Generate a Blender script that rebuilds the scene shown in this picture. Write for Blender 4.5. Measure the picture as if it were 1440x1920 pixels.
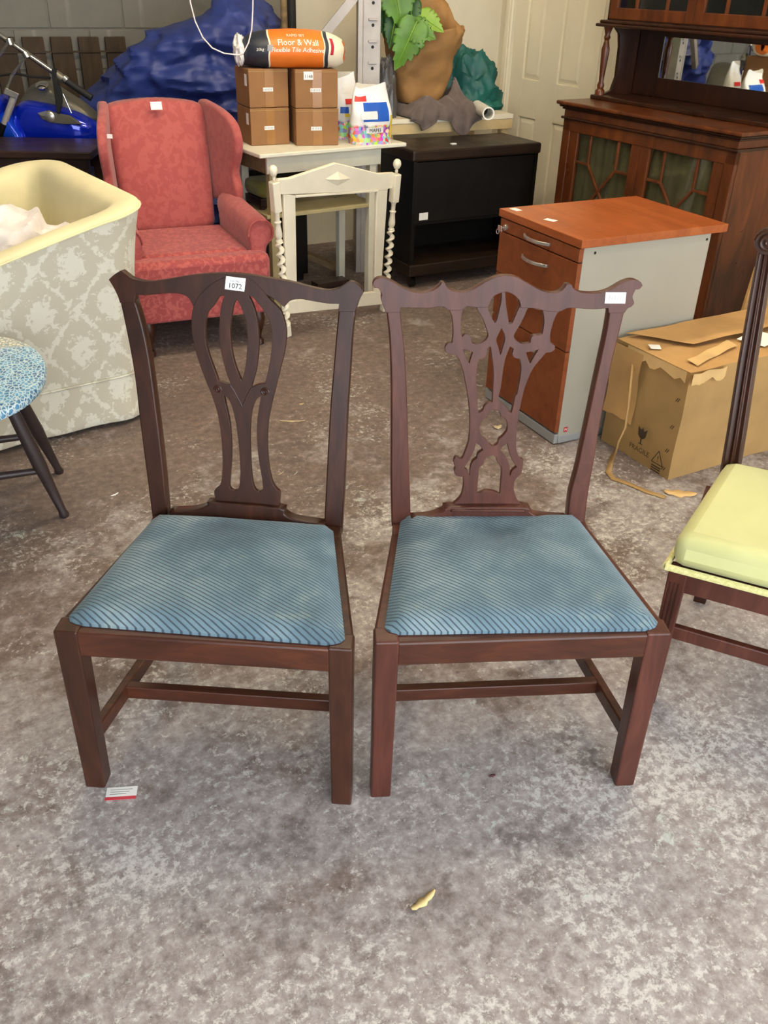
import bpy, bmesh, math, random
import numpy as np
from mathutils import Vector, Matrix, noise
random.seed(7)
for o in list(bpy.data.objects): bpy.data.objects.remove(o)
SC = bpy.context.scene
COL = SC.collection
PI = math.pi
# ------------------------------------------------------------------ camera
F, PITCH, ROLL, CH = 1660.0, math.radians(31.2), math.radians(1.72), 1.50
def _rot():
    R0 = np.array([[1,0,0],[0,0,-1],[0,1,0.]])
    c, s = math.cos(PITCH), math.sin(PITCH); Rx = np.array([[1,0,0],[0,c,-s],[0,s,c]])
    c, s = math.cos(ROLL), math.sin(ROLL); Rz = np.array([[c,-s,0],[s,c,0],[0,0,1]])
    return Rz @ Rx @ R0
RC = _rot(); CAM = np.array([0,0,CH])
def ray(x, y): return RC.T @ np.array([(x-720)/F, (y-960)/F, 1.0])
def P(x, y, z=0.0):
    d = ray(x, y); t = (z-CH)/d[2]; return Vector(CAM + t*d)
def PY(x, y, Y):
    d = ray(x, y); return Vector(CAM + d*(Y/d[1]))
def PP(x, y, O, n):
    d = ray(x, y); t = (np.array(O)-CAM) @ np.array(n) / (d @ np.array(n)); return Vector(CAM + t*d)
cd = bpy.data.cameras.new('camera'); cam = bpy.data.objects.new('camera', cd); COL.objects.link(cam)
cd.sensor_fit = 'HORIZONTAL'; cd.sensor_width = 36; cd.lens = 36*F/1440; cd.clip_start = .05
M = Matrix.Identity(4)
for i in range(3):
    M[i][0] = RC[0][i]; M[i][1] = -RC[1][i]; M[i][2] = -RC[2][i]; M[i][3] = CAM[i]
cam.matrix_world = M
SC.camera = cam
# ------------------------------------------------------------------ world, exposure
w = bpy.data.worlds.new('overcast_sky'); SC.world = w; w.use_nodes = True
w.node_tree.nodes['Background'].inputs[0].default_value = (.90, .95, 1.0, 1)
w.node_tree.nodes['Background'].inputs[1].default_value = 3.0
vs = SC.view_settings
vs.view_transform = 'Standard'; vs.look = 'None'; vs.gamma = 1; vs.exposure = 0.95; vs.use_curve_mapping = False
LAMP_POWER = 80.0
# ------------------------------------------------------------------ materials
MATS = {}
def srgb(c):
    return tuple(((v/255)/12.92 if v/255 <= .04045 else ((v/255+.055)/1.055)**2.4) for v in c) + (1,)
class NT:
    def __init__(s, name):
        s.m = bpy.data.materials.new(name); s.m.use_nodes = True; s.t = s.m.node_tree
        s.b = s.t.nodes['Principled BSDF']; MATS[name] = s.m
    def n(s, typ, **kw):
        x = s.t.nodes.new(typ)
        for k, v in kw.items():
            if k == 'ins':
                for a, b in v.items():
                    if isinstance(b, bpy.types.NodeSocket): s.t.links.new(b, x.inputs[a])
                    else: x.inputs[a].default_value = b
            else: setattr(x, k, v)
        return x
    def lk(s, a, b): s.t.links.new(a, b)
    def co(s, kind='Object', scale=None, rot=None, loc=None):
        c = s.n('ShaderNodeTexCoord').outputs[kind]
        if scale or rot or loc:
            m = s.n('ShaderNodeMapping'); s.lk(c, m.inputs[0])
            if scale: m.inputs['Scale'].default_value = scale
            if rot: m.inputs['Rotation'].default_value = rot
            if loc: m.inputs['Location'].default_value = loc
            return m.outputs[0]
        return c
    def noise(s, co, scale, detail=4, rough=.55, dist=0):
        x = s.n('ShaderNodeTexNoise', ins={'Vector': co, 'Scale': scale, 'Detail': detail, 'Roughness': rough, 'Distortion': dist}); return x.outputs['Fac']
    def ramp(s, fac, stops, interp='LINEAR'):
        r = s.n('ShaderNodeValToRGB'); s.lk(fac, r.inputs[0]); e = r.color_ramp; e.interpolation = interp
        while len(e.elements) < len(stops): e.elements.new(.5)
        for i, (p, c) in enumerate(stops):
            e.elements[i].position = p; e.elements[i].color = c if len(c) == 4 else srgb(c)
        return r.outputs[0]
    def mix(s, fac, a, b, blend='MIX'):
        x = s.n('ShaderNodeMix', data_type='RGBA', blend_type=blend)
        for sock, v in ((x.inputs[0], fac), (x.inputs[6], a), (x.inputs[7], b)):
            if isinstance(v, bpy.types.NodeSocket): s.lk(v, sock)
            else: sock.default_value = v
        return x.outputs[2]
    def math(s, op, a, b=0.0, clamp=False):
        x = s.n('ShaderNodeMath', operation=op, use_clamp=clamp)
        for i, v in enumerate((a, b)):
            if isinstance(v, bpy.types.NodeSocket): s.lk(v, x.inputs[i])
            else: x.inputs[i].default_value = v
        return x.outputs[0]
    def bump(s, h, strength=.3, dist=.002):
        x = s.n('ShaderNodeBump', ins={'Height': h, 'Strength': strength, 'Distance': dist}); s.lk(x.outputs[0], s.b.inputs['Normal'])
    def out(s, col=None, rough=.5, metal=0, **kw):
        if col is not None:
            if isinstance(col, bpy.types.NodeSocket): s.lk(col, s.b.inputs['Base Color'])
            else: s.b.inputs['Base Color'].default_value = col
        if isinstance(rough, bpy.types.NodeSocket): s.lk(rough, s.b.inputs['Roughness'])
        else: s.b.inputs['Roughness'].default_value = rough
        s.b.inputs['Metallic'].default_value = metal
        for k, v in kw.items(): s.b.inputs[k].default_value = v
        return s.m
def plain(name, c, rough=.6, var=.12, scale=12, metal=0, bump=0, **kw):
    t = NT(name); co = t.co()
    f = t.noise(co, scale, 5)
    a = srgb(c); d = tuple(v*(1-var*1.6) for v in a[:3])+(1,); l = tuple(min(1, v*(1+var)) for v in a[:3])+(1,)
    col = t.ramp(f, [(.3, d), (.7, l)])
    if bump: t.bump(t.noise(co, scale*8, 4), bump)
    return t.out(col, rough, metal, **kw)
def wood(name, dark, mid, light, rough=.3, scale=(3, 3, 30), axis_rot=None, coat=.25, wear=0):
    t = NT(name); co = t.co(scale=scale, rot=axis_rot)
    f = t.noise(co, 1.6, 6, .6, 1.2); g = t.noise(t.co(), 5, 3)
    col = t.ramp(f, [(.25, dark), (.52, mid), (.8, light)])
    col = t.mix(t.math('MULTIPLY', g, .35), col, srgb(dark))
    r = t.ramp(t.noise(t.co(), 7, 3), [(.3, (rough*.9,)*3+(1,)), (.75, (rough*1.25,)*3+(1,))])
    m = t.out(col, r); t.b.inputs['Coat Weight'].default_value = coat*.5; t.b.inputs['Coat Roughness'].default_value = .25; t.b.inputs['Specular IOR Level'].default_value = .35
    return m
def fabric(name, c, c2=None, rough=.9, scale=9, weave=900, thr=None, sheen=.2):
    t = NT(name); co = t.co()
    c2 = c2 or tuple(int(v*.86) for v in c)
    f = t.noise(co, scale, 4, .55, .6)
    col = t.ramp(f, [(thr-.02, c2), (thr+.02, c)] if thr else [(.3, c2), (.7, c)])
    w = t.n('ShaderNodeTexNoise', ins={'Vector': co, 'Scale': weave, 'Detail': 1}).outputs['Fac']
    t.bump(w, .25, .001)
    m = t.out(col, rough); t.b.inputs['Sheen Weight'].default_value = sheen
    return m
# floor
def mat_floor():
    t = NT('worn_painted_concrete'); co = t.co()
    med = t.noise(co, 3.2, 8, .66, .1); grain = t.noise(co, 34, 8, .72, .1); mid = t.noise(co, 11, 8, .7, .15)
    conc = t.ramp(grain, [(.30, (120, 109, 106)), (.48, (150, 141, 138)), (.60, (170, 163, 161)), (.74, (194, 190, 187))])
    paint = t.ramp(grain, [(.3, (84, 68, 60)), (.55, (110, 92, 82)), (.75, (138, 120, 106))])
    sy = t.n('ShaderNodeSeparateXYZ', ins={0: co}).outputs
    far = t.n('ShaderNodeMapRange', ins={0: sy[1], 1: .9, 2: 3.0, 3: -.06, 4: .13}).outputs[0]   # old red floor paint survives away from the doorway
    pf = t.math('ADD', t.math('ADD', t.math('MULTIPLY', med, .62), t.math('MULTIPLY', mid, .38)), far)
    pm = t.ramp(pf, [(.49, (0, 0, 0, 1)), (.58, (1, 1, 1, 1))])
    c = t.mix(t.math('MULTIPLY', pm, .85), conc, paint)
    wf = t.math('ADD', t.math('MULTIPLY', t.noise(co, 52, 8, .78, .2), .72), t.math('MULTIPLY', t.noise(t.co(loc=(4, 2, 0)), 2.6, 5, .6), .38))
    wf = t.math('SUBTRACT', wf, t.math('MULTIPLY', far, .25)); pale = t.ramp(wf, [(.58, (0, 0, 0, 1)), (.64, (1, 1, 1, 1))])
    c = t.mix(t.math('MULTIPLY', pale, .7), c, srgb((212, 210, 205)))
    df = t.math('ADD', t.math('MULTIPLY', t.noise(t.co(loc=(1, 8, 0)), 16, 8, .74, .15), .66), t.math('MULTIPLY', t.noise(t.co(loc=(7, 3, 0)), 1.9, 4, .6), .42))
    dk = t.ramp(df, [(.57, (0, 0, 0, 1)), (.66, (1, 1, 1, 1))])
    c = t.mix(t.math('MULTIPLY', dk, .6), c, srgb((88, 76, 72)))
    c = t.mix(t.math('MULTIPLY', t.ramp(t.noise(co, 90, 4, .6), [(.27, (1, 1, 1, 1)), (.33, (0, 0, 0, 1))]), .75), c, srgb((70, 62, 58)))
    c = t.mix(t.math('MULTIPLY', t.ramp(t.noise(co, 130, 3, .6), [(.69, (0, 0, 0, 1)), (.74, (1, 1, 1, 1))]), .75), c, srgb((228, 226, 220)))
    mint = t.ramp(t.math('ADD', t.math('MULTIPLY', t.noise(t.co(loc=(2, 9, 0)), 24, 7, .75, .8), .7), t.math('MULTIPLY', t.noise(t.co(loc=(5, 5, 0)), 3, 3), .4)), [(.66, (0, 0, 0, 1)), (.70, (1, 1, 1, 1))])
    c = t.mix(t.math('MULTIPLY', mint, .55), c, srgb((200, 214, 206)))
    t.bump(grain, .25, .003)
    return t.out(c, t.ramp(med, [(.3, (.6,)*3+(1,)), (.7, (.85,)*3+(1,))]))
mat_floor()
def mat_wall(name, c1, c2, c3):
    t = NT(name); co = t.co(); f = t.noise(co, 1.4, 5, .6); g = t.noise(co, 30, 5)
    col = t.ramp(f, [(.3, c2), (.65, c1)]); st = t.ramp(t.noise(t.co(scale=(9, 9, .6)), 1.5, 4), [(.62, (0, 0, 0, 1)), (.78, (1, 1, 1, 1))])
    col = t.mix(t.math('MULTIPLY', st, .4), col, srgb(c3)); t.bump(g, .2, .004); return t.out(col, .85)
mat_wall('cream_painted_plaster', (226, 218, 196), (212, 203, 180), (190, 182, 160))
mat_wall('grey_block', (128, 126, 119), (110, 108, 102), (172, 170, 163))
plain('mortar', (118, 116, 108), .9, .1)
plain('door_paint', (236, 228, 204), .45, .04, 3)
plain('ceiling_paint', (205, 203, 198), .9, .05)
wood('mahogany_dark', (36, 17, 10), (58, 29, 17), (80, 43, 25), .36, (14, 14, 2.5))
wood('mahogany_red', (60, 30, 22), (84, 44, 33), (104, 58, 44), .36, (14, 14, 2.5))
wood('mahogany_rail', (50, 25, 16), (74, 38, 24), (102, 56, 34), .32, (2.5, 14, 14))
wood('mahogany_brown', (44, 23, 15), (64, 35, 23), (84, 48, 32), .34, (14, 14, 2.5))
wood('dresser_wood', (58, 27, 10), (98, 49, 19), (130, 71, 30), .3, (7, 7, 1.6), coat=.4)
wood('dresser_dark', (32, 16, 8), (54, 27, 13), (76, 40, 20), .3, (7, 7, 1.6), coat=.4)
wood('cherry_laminate', (136, 68, 32), (162, 86, 42), (178, 102, 54), .32, (1.2, 9, 9), coat=.1)
wood('cherry_front', (112, 56, 27), (134, 70, 35), (148, 82, 43), .4, (9, 1.2, 9), coat=.05)
wood('black_brown', (8, 6, 5), (14, 11, 9), (24, 18, 13), .42, (8, 2, 8), coat=.05)
wood('sideboard_edge', (26, 17, 11), (42, 28, 18), (60, 42, 27), .4, (2, 8, 8), coat=.1)
wood('old_table_wood', (36, 24, 20), (56, 38, 32), (78, 54, 44), .35, (2, 9, 9))
wood('board_brown', (48, 37, 27), (68, 53, 38), (86, 69, 50), .7, (9, 9, 1.5), coat=0)
wood('pine', (196, 170, 120), (214, 190, 142), (226, 206, 164), .6, (2, 8, 8), coat=0)
wood('rough_timber', (104, 84, 58), (134, 112, 80), (156, 134, 98), .7, (2, 8, 8), coat=0)
plain('white_paint', (238, 230, 206), .42, .05, 6)
plain('pale_table_paint', (224, 222, 204), .5, .07, 7)
plain('khaki_wood', (172, 160, 118), .6, .1, 7)
plain('black_gloss', (10, 10, 11), .25, .1)
plain('black_matte', (16, 15, 15), .7, .1)
plain('steel_grey', (168, 162, 156), .45, .1, 8, .25)
plain('silver_metal', (196, 194, 188), .3, .06, 8, .85)
plain('chrome', (214, 214, 212), .1, .03, 8, 1.0)
plain('tank_blue', (8, 40, 190), .12, .1, 3, .35, **{'Coat Weight': .8})
plain('tank_blue_light', (20, 76, 214), .14, .1, 3, .35, **{'Coat Weight': .8})
plain('aluminium_dull', (120, 116, 104), .4, .12, 6, .6)
plain('cabinet_grey', (158, 154, 140), .5, .03, 4)
plain('plinth_grey', (160, 162, 160), .4, .04, 4, .3)
plain('paper_white', (240, 240, 236), .7, .02)
plain('ink_black', (28, 28, 30), .7, .02)
plain('ink_grey', (150, 150, 152), .7, .02)
plain('ink_brown', (62, 48, 30), .8, .05)
plain('label_red', (206, 62, 76), .6, .05)
plain('logo_red', (176, 30, 52), .5, .05)
plain('ink_maroon', (70, 26, 34), .8, .1)
plain('print_white', (244, 240, 228), .6, .02)
plain('cardboard', (190, 148, 92), .8, .1, 6, bump=.05)
plain('cardboard_olive', (168, 134, 82), .8, .1, 6, bump=.05)
plain('carton_brown', (142, 100, 58), .7, .1, 7, bump=.05)
plain('packing_tape', (156, 112, 64), .18, .08, 7)
plain('torn_card', (214, 178, 120), .9, .1, 9)
plain('kraft_paper', (160, 118, 68), .75, .12, 6, bump=.1)
plain('bag_orange', (232, 120, 34), .45, .06, 6)
plain('bag_navy', (38, 44, 56), .45, .1, 6)
plain('bag_cream', (236, 226, 202), .5, .05, 6)
plain('bag_white', (236, 236, 234), .45, .04, 9)
plain('bag_blue', (22, 88, 190), .4, .06, 9)
plain('bag_red', (222, 48, 44), .4, .06, 9)
plain('bag_yellow', (240, 214, 60), .4, .06, 9)
plain('tarp_blue', (44, 60, 128), .5, .18, 6, bump=.1)
plain('tarp_green', (14, 92, 84), .5, .2, 7, bump=.1)
plain('dark_plastic', (92, 90, 90), .35, .25, 12)
plain('leaf_green', (92, 138, 50), .45, .2, 9)
plain('leaf_dark', (52, 94, 44), .5, .2, 9)
plain('leaf_lime', (132, 170, 60), .45, .15, 9)
plain('cord_white', (232, 222, 220), .5, .03)
plain('pipe_white', (240, 238, 228), .4, .03)
plain('dry_leaf', (206, 184, 128), .8, .12, 30)
plain('wood_chip', (196, 176, 136), .8, .12, 30)
plain('brass', (190, 160, 90), .35, .1, 9, .8)
plain('dark_stool_wood', (52, 40, 40), .4, .12, 9)
plain('mirror_glass', (235, 238, 236), .02, .0, 3, 1.0)
fabric('grey_blanket', (112, 98, 92), (88, 76, 72), .95, 14, 500)
fabric('pink_damask', (172, 86, 82), (163, 76, 74), .85, 26, 700, .5)
fabric('pink_damask_seat', (180, 90, 84), (158, 68, 68), .85, 42, 700, .52)
fabric('cream_lining', (236, 226, 178), (222, 212, 166), .9, 5, 900)
fabric('white_cotton', (240, 234, 230), (226, 218, 216), .9, 6, 900)
fabric('lime_fabric', (208, 208, 146), (198, 198, 134), .85, 5, 1200)
fabric('lime_braid', (226, 222, 158), (196, 190, 120), .9, 160, 900)
fabric('olive_curtain', (128, 116, 84), (104, 92, 64), .9, 8, 900)
fabric('green_cushion', (142, 138, 66), (118, 114, 52), .9, 8, 900)
def mat_stripe(name, rot):
    t = NT(name); co = t.co(rot=(0, 0, rot)); s = t.n('ShaderNodeSeparateXYZ', ins={0: co}).outputs
    wob = t.math('MULTIPLY', t.noise(t.co(), 6, 3), .006)
    ph = t.math('FRACT', t.math('MULTIPLY', t.math('ADD', s[1], wob), 1/.0084))
    line = t.ramp(ph, [(.0, (1, 1, 1, 1)), (.2, (1, 1, 1, 1)), (.3, (0, 0, 0, 1)), (.92, (0, 0, 0, 1)), (1, (1, 1, 1, 1))])
    base = t.ramp(t.noise(t.co(), 4.5, 5, .6, .4), [(.3, (66, 88, 102)), (.5, (98, 124, 138)), (.72, (144, 164, 170))])
    base = t.mix(t.math('MULTIPLY', t.ramp(t.noise(t.co(loc=(3, 1, 2)), 10, 3), [(.62, (0, 0, 0, 1)), (.75, (1, 1, 1, 1))]), .5), base, srgb((160, 172, 150)))
    c = t.mix(t.math('MULTIPLY', line, .8), base, srgb((38, 50, 60)))
    t.bump(t.math('SUBTRACT', 1.0, line), .3, .0008)
    m = t.out(c, .85); t.b.inputs['Sheen Weight'].default_value = .3; t.b.inputs['Sheen Roughness'].default_value = .4; t.b.inputs['Sheen Tint'].default_value = (.8, .92, 1, 1)
mat_stripe('blue_stripe_seat', math.radians(33)); mat_stripe('blue_stripe_seat_second', math.radians(36))
def mat_damask():
    t = NT('cream_damask'); co = t.co(); s = t.n('ShaderNodeSeparateXYZ', ins={0: co}).outputs
    d = t.n('ShaderNodeTexNoise', ins={'Vector': co, 'Scale': 30, 'Detail': 4}).outputs['Color']
    nz = t.math('MULTIPLY', t.math('SUBTRACT', t.noise(co, 42, 5, .65, .6), .5), 3.4)
    k = 2*PI/.25
    u = t.math('MULTIPLY', s[0], k); v = t.math('MULTIPLY', s[2], k*.8)
    a = t.math('COSINE', u); b = t.math('COSINE', v)
    motif = t.math('ADD', t.math('MULTIPLY', a, b), nz)               # leaf clusters
    latt = t.math('SUBTRACT', t.math('ABSOLUTE', t.math('ADD', a, b)), t.math('MULTIPLY', nz, .6))  # ogee lattice
    m1 = t.ramp(motif, [(.42, (0, 0, 0, 1)), (.5, (1, 1, 1, 1))]); m2 = t.ramp(latt, [(.12, (1, 1, 1, 1)), (.22, (0, 0, 0, 1))])
    f = t.math('MAXIMUM', m1, m2)
    c = t.mix(f, srgb((196, 190, 170)), srgb((218, 215, 199)))
    t.bump(t.noise(co, 800, 1), .2, .001); t.out(c, .7); t.b.inputs['Sheen Weight'].default_value = .2
mat_damask()
def mat_mosaic_top():
    t = NT('blue_crackle_top'); co = t.co()
    v = t.n('ShaderNodeTexVoronoi', feature='DISTANCE_TO_EDGE', ins={'Vector': t.co(scale=(1, 1.6, 1)), 'Scale': 55, 'Randomness': 1}).outputs['Distance']
    e = t.ramp(v, [(.04, (1, 1, 1, 1)), (.16, (0, 0, 0, 1))])
    blue = t.ramp(t.noise(co, 40, 3), [(.35, (40, 96, 150)), (.6, (104, 172, 212))])
    c1 = t.mix(e, blue, srgb((206, 226, 232)))
    whitep = t.mix(e, srgb((226, 220, 200)), srgb((130, 150, 160)))
    s = t.n('ShaderNodeSeparateXYZ', ins={0: co}).outputs
    f = t.ramp(t.math('ADD', t.math('MULTIPLY', s[0], -1.0), t.math('MULTIPLY', t.noise(co, 5, 3), .12)), [(.24, (0, 0, 0, 1)), (.26, (1, 1, 1, 1))])
    t.out(t.mix(f, c1, whitep), .35)
mat_mosaic_top()
def mat_grout(name, zsplit):
    t = NT(name); co = t.co(); s = t.n('ShaderNodeSeparateXYZ', ins={0: co}).outputs
    v = t.n('ShaderNodeTexVoronoi', ins={'Vector': co, 'Scale': 62, 'Randomness': .8}).outputs['Color']
    hs = t.n('ShaderNodeHueSaturation', ins={'Color': v, 'Saturation': 1.25, 'Value': 1.0}).outputs[0]
    tiles = t.mix(.25, hs, srgb((240, 120, 110)))
    f = t.ramp(t.math('ADD', s[2], t.math('MULTIPLY', t.noise(co, 22, 3), .04)), [(zsplit, (1, 1, 1, 1)), (zsplit+.012, (0, 0, 0, 1))])
    t.out(t.mix(f, srgb((238, 238, 236)), tiles), .35)
mat_grout('grout_bag_print', .10); mat_grout('grout_bag_print_tall', .15)
def mat_glass():
    t = NT('cabinet_glass'); nt = t.t; nt.nodes.remove(t.b)
    g = t.n('ShaderNodeBsdfGlossy', ins={0: (.9, .92, .9, 1), 1: .04}); tr = t.n('ShaderNodeBsdfTransparent', ins={0: (.8, .82, .78, 1)})
    fc_ = t.n('ShaderNodeLayerWeight', ins={0: .5}).outputs['Facing']; fr = t.math('ADD', t.math('MULTIPLY', t.math('POWER', fc_, 4.0), .6), .05); mx = t.n('ShaderNodeMixShader', ins={0: fr, 1: tr.outputs[0], 2: g.outputs[0]})
    t.lk(mx.outputs[0], nt.nodes['Material Output'].inputs[0])
mat_glass()
def mat_emit(name, c, st):
    t = NT(name); t.out(c, .5); t.b.inputs['Emission Color'].default_value = c; t.b.inputs['Emission Strength'].default_value = st
mat_emit('warm_tube', (1, .84, .60, 1), LAMP_POWER)
# ------------------------------------------------------------------ geometry helpers
class MB:
    def __init__(s): s.v = []; s.f = []; s.m = []
    def add(s, vs_, fs, mi=0):
        o = len(s.v); s.v += [tuple(v) for v in vs_]; s.f += [tuple(o+i for i in f) for f in fs]; s.m += [mi]*len(fs); return s
    def hexa(s, p, mi=0):   # 4 bottom (ccw), 4 top
        return s.add(p, [(3,2,1,0),(4,5,6,7),(0,1,5,4),(1,2,6,5),(2,3,7,6),(3,0,4,7)], mi)
    def box(s, x0, x1, y0, y1, z0, z1, mi=0):
        return s.hexa([(x0,y0,z0),(x1,y0,z0),(x1,y1,z0),(x0,y1,z0),(x0,y0,z1),(x1,y0,z1),(x1,y1,z1),(x0,y1,z1)], mi)
    def bar(s, a, b, w, h, up=(0,0,1), mi=0, w2=None, h2=None):   # box along a->b
        a = Vector(a); b = Vector(b); d = (b-a).normalized(); up = Vector(up)
        x = d.cross(up); x = x.normalized() if x.length > 1e-6 else Vector((1,0,0)); y = x.cross(d)
        w2 = w2 or w; h2 = h2 or h; pts = []
        for c, ww, hh in ((a, w, h), (b, w2, h2)):
            pts += [c-x*ww/2-y*hh/2, c+x*ww/2-y*hh/2, c+x*ww/2+y*hh/2, c-x*ww/2+y*hh/2]
        return s.hexa(pts, mi)
    def tube(s, path, r, n=10, mi=0, cap=True):
        path = [Vector(p) for p in path]; rs = r if isinstance(r, (list, tuple)) else [r]*len(path)
        rings = []; ref = None
        for i, p in enumerate(path):
            d = (path[min(i+1, len(path)-1)]-path[max(i-1, 0)]).normalized()
            if ref is None: ref = Vector((0,0,1)) if abs(d.z) < .9 else Vector((1,0,0))
            x = d.cross(ref).normalized(); y = x.cross(d).normalized(); ref = y
            rings.append([p+(x*math.cos(2*PI*k/n)+y*math.sin(2*PI*k/n))*rs[i] for k in range(n)])
        return s.loft(rings, True, cap, mi)
    def loft(s, rings, closed=True, cap=True, mi=0):
        n = len(rings[0]); o = len(s.v); fs = []
        for i in range(len(rings)-1):
            for k in range(n if closed else n-1):
                a = i*n+k; b = i*n+(k+1) % n; fs.append((a, b, b+n, a+n))
        if cap and closed: fs.append(tuple(range(n-1, -1, -1))); fs.append(tuple((len(rings)-1)*n+k for k in range(n)))
        return s.add([p for r in rings for p in r], fs, mi)
    def lathe(s, prof, n=16, M_=None, mi=0):
        M_ = M_ or Matrix.Identity(4)
        return s.loft([[M_ @ Vector((r*math.cos(2*PI*k/n), r*math.sin(2*PI*k/n), z)) for k in range(n)] for r, z in prof], True, True, mi)
    def prism(s, poly, M_, t0, t1, mi=0):
        n = len(poly); a = [M_ @ Vector((x, y, t0)) for x, y in poly]; b = [M_ @ Vector((x, y, t1)) for x, y in poly]
        return s.add(a+b, [tuple(range(n-1, -1, -1)), tuple(range(n, 2*n))]+[(i, (i+1) % n, n+(i+1) % n, n+i) for i in range(n)], mi)
    def build(s, name, mats, parent=None, smooth=False, bevel=0, sub=0, label=None):
        me = bpy.data.meshes.new(name); me.from_pydata(s.v, [], s.f)
        return finish(me, name, mats, parent, smooth, bevel, sub, label, s.m)
def finish(me, name, mats, parent=None, smooth=False, bevel=0, sub=0, label=None, mi=None):
    mats = mats if isinstance(mats, (list, tuple)) else [mats]
    for m in mats: me.materials.append(MATS[m])
    if mi and len(mats) > 1: me.polygons.foreach_set('material_index', mi)
    bm = bmesh.new(); bm.from_mesh(me); bmesh.ops.recalc_face_normals(bm, faces=bm.faces); bm.to_mesh(me); bm.free()
    if smooth: me.polygons.foreach_set('use_smooth', [True]*len(me.polygons))
    o = bpy.data.objects.new(name, me); COL.objects.link(o)
    if parent is not None: o.parent = parent
    if bevel:
        b = o.modifiers.new('bevel', 'BEVEL'); b.width = bevel; b.segments = 2; b.limit_method = 'ANGLE'; b.angle_limit = math.radians(35)
    if sub:
        q = o.modifiers.new('sub', 'SUBSURF'); q.levels = q.render_levels = sub
    if smooth and not sub and me.polygons:
        try: me.set_sharp_from_angle(angle=math.radians(40))
        except Exception: pass
    if label: o['label'] = label
    return o
def thing(name, label, cat, loc=(0,0,0), rz=0, group=None):
    o = bpy.data.objects.new(name, None); COL.objects.link(o); o.location = loc; o.rotation_euler = (0,0,rz); o.empty_display_size = .05
    o['label'] = label; o['category'] = cat
    if group: o['group'] = group
    return o
def tag(o, label, cat, group=None):
    o['label'] = label; o['category'] = cat
    if group: o['group'] = group
    return o
def struct(o): o['kind'] = 'structure'; return o
def frame(o, x, y):   # 4x4 from origin and two axes
    x = Vector(x).normalized(); y = Vector(y).normalized(); z = x.cross(y).normalized(); m = Matrix.Identity(4)
    for i in range(3): m[i][0] = x[i]; m[i][1] = y[i]; m[i][2] = z[i]; m[i][3] = o[i]
    return m
def smooth_loop(pts, n=3, corner=55):
    m = len(pts); pts = [Vector(p) for p in pts]; out = []
    def isc(i):
        a = pts[i]-pts[i-1]; b = pts[(i+1) % m]-pts[i]
        return a.length < 1e-9 or b.length < 1e-9 or math.degrees(a.angle(b)) > corner
    for i in range(m):
        p0, p1, p2, p3 = pts[i-1], pts[i], pts[(i+1) % m], pts[(i+2) % m]
        if isc(i): p0 = p1*2-p2
        if isc((i+1) % m): p3 = p2*2-p1
        for k in range(n):
            t = k/n; out.append(.5*((2*p1)+(p2-p0)*t+(2*p0-5*p1+4*p2-p3)*t*t+(3*p1-p0-3*p2+p3)*t**3))
    return out
def flat_mesh(loops, thick, bevel=.0015, M_=None, smooth=True, corner=55):
    """holed plate: outline loops in the plane's own 2D coordinates; front face at z=0, back at -thick"""
    cu = bpy.data.curves.new('plate', 'CURVE'); cu.dimensions = '2D'; cu.fill_mode = 'BOTH'
    cu.extrude = thick/2-bevel; cu.bevel_depth = bevel; cu.bevel_resolution = 1; cu.offset = -bevel
    for lp in loops:
        q = smooth_loop([(x, y) for x, y in lp], 3, corner) if smooth else [Vector(p) for p in lp]
        sp = cu.splines.new('POLY'); sp.points.add(len(q)-1); sp.use_cyclic_u = True
        for i, p in enumerate(q): sp.points[i].co = (p[0], p[1], 0, 1)
    return curve_mesh(cu, Matrix.Translation((0,0,-thick/2)), M_)
def curve_mesh(cu, pre=None, M_=None):
    ob = bpy.data.objects.new('tmp', cu); COL.objects.link(ob)
    dg = bpy.context.evaluated_depsgraph_get(); me = bpy.data.meshes.new_from_object(ob.evaluated_get(dg))
    bpy.data.objects.remove(ob); bpy.data.curves.remove(cu); me.materials.clear()
    T = (M_ or Matrix.Identity(4)) @ (pre or Matrix.Identity(4)); me.transform(T); return me
def text_mesh(s, size, M_=None, align='CENTER'):
    cu = bpy.data.curves.new('txt', 'FONT'); cu.body = s; cu.size = size; cu.align_x = align; cu.align_y = 'CENTER'; cu.extrude = .0002; cu.resolution_u = 2
    return curve_mesh(cu, None, M_)
def lettering(name, s, size, M_, mat, parent, bold=0):
    return finish(text_mesh(s, size, M_), name, mat, parent)
def fold(p, seed, sc=1.0):
    q = Vector(p)*sc+Vector((seed*7.1, seed*3.7, seed*1.9))
    g = lambda v: 1-2.2*math.sqrt(noise.noise(v)**2+.0015)
    return .62*g(q)+.28*g(q*2.2+Vector((5,1,2)))+.10*g(q*4.7+Vector((1,7,3)))
def blob(name, mat, parent, c, r, seed=1, amp=.12, sc=3.0, nu=40, nv=24, base=None, shape=None, drape=False):
    """draped heap: a closed surface with ridged folds, resting on z = base"""
    mb = MB(); rings = []
    for j in range(nv+1):
        ph = PI*j/nv; ring = []
        for i in range(nu):
            th = 2*PI*i/nu; d = Vector((math.sin(ph)*math.cos(th), math.sin(ph)*math.sin(th), math.cos(ph)))
            k = 1+amp*fold((d.x*.7+d.z*.9, d.y*.5, d.z*1.5-d.x*.9) if drape else d, seed, sc)
            if shape: k *= shape(d)
            p = Vector((d.x*r[0]*k, d.y*r[1]*k, d.z*r[2]*k))+Vector(c)
            if base is not None and p.z < base: p.z = base+.002*noise.noise(p*20)
            ring.append(p)
        rings.append(ring)
    mb.loft(rings, True, False)
    o = mb.build(name, mat, parent, True); return o
def R2(th): return Vector((math.cos(th), math.sin(th), 0)), Vector((-math.sin(th), math.cos(th), 0))
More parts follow.
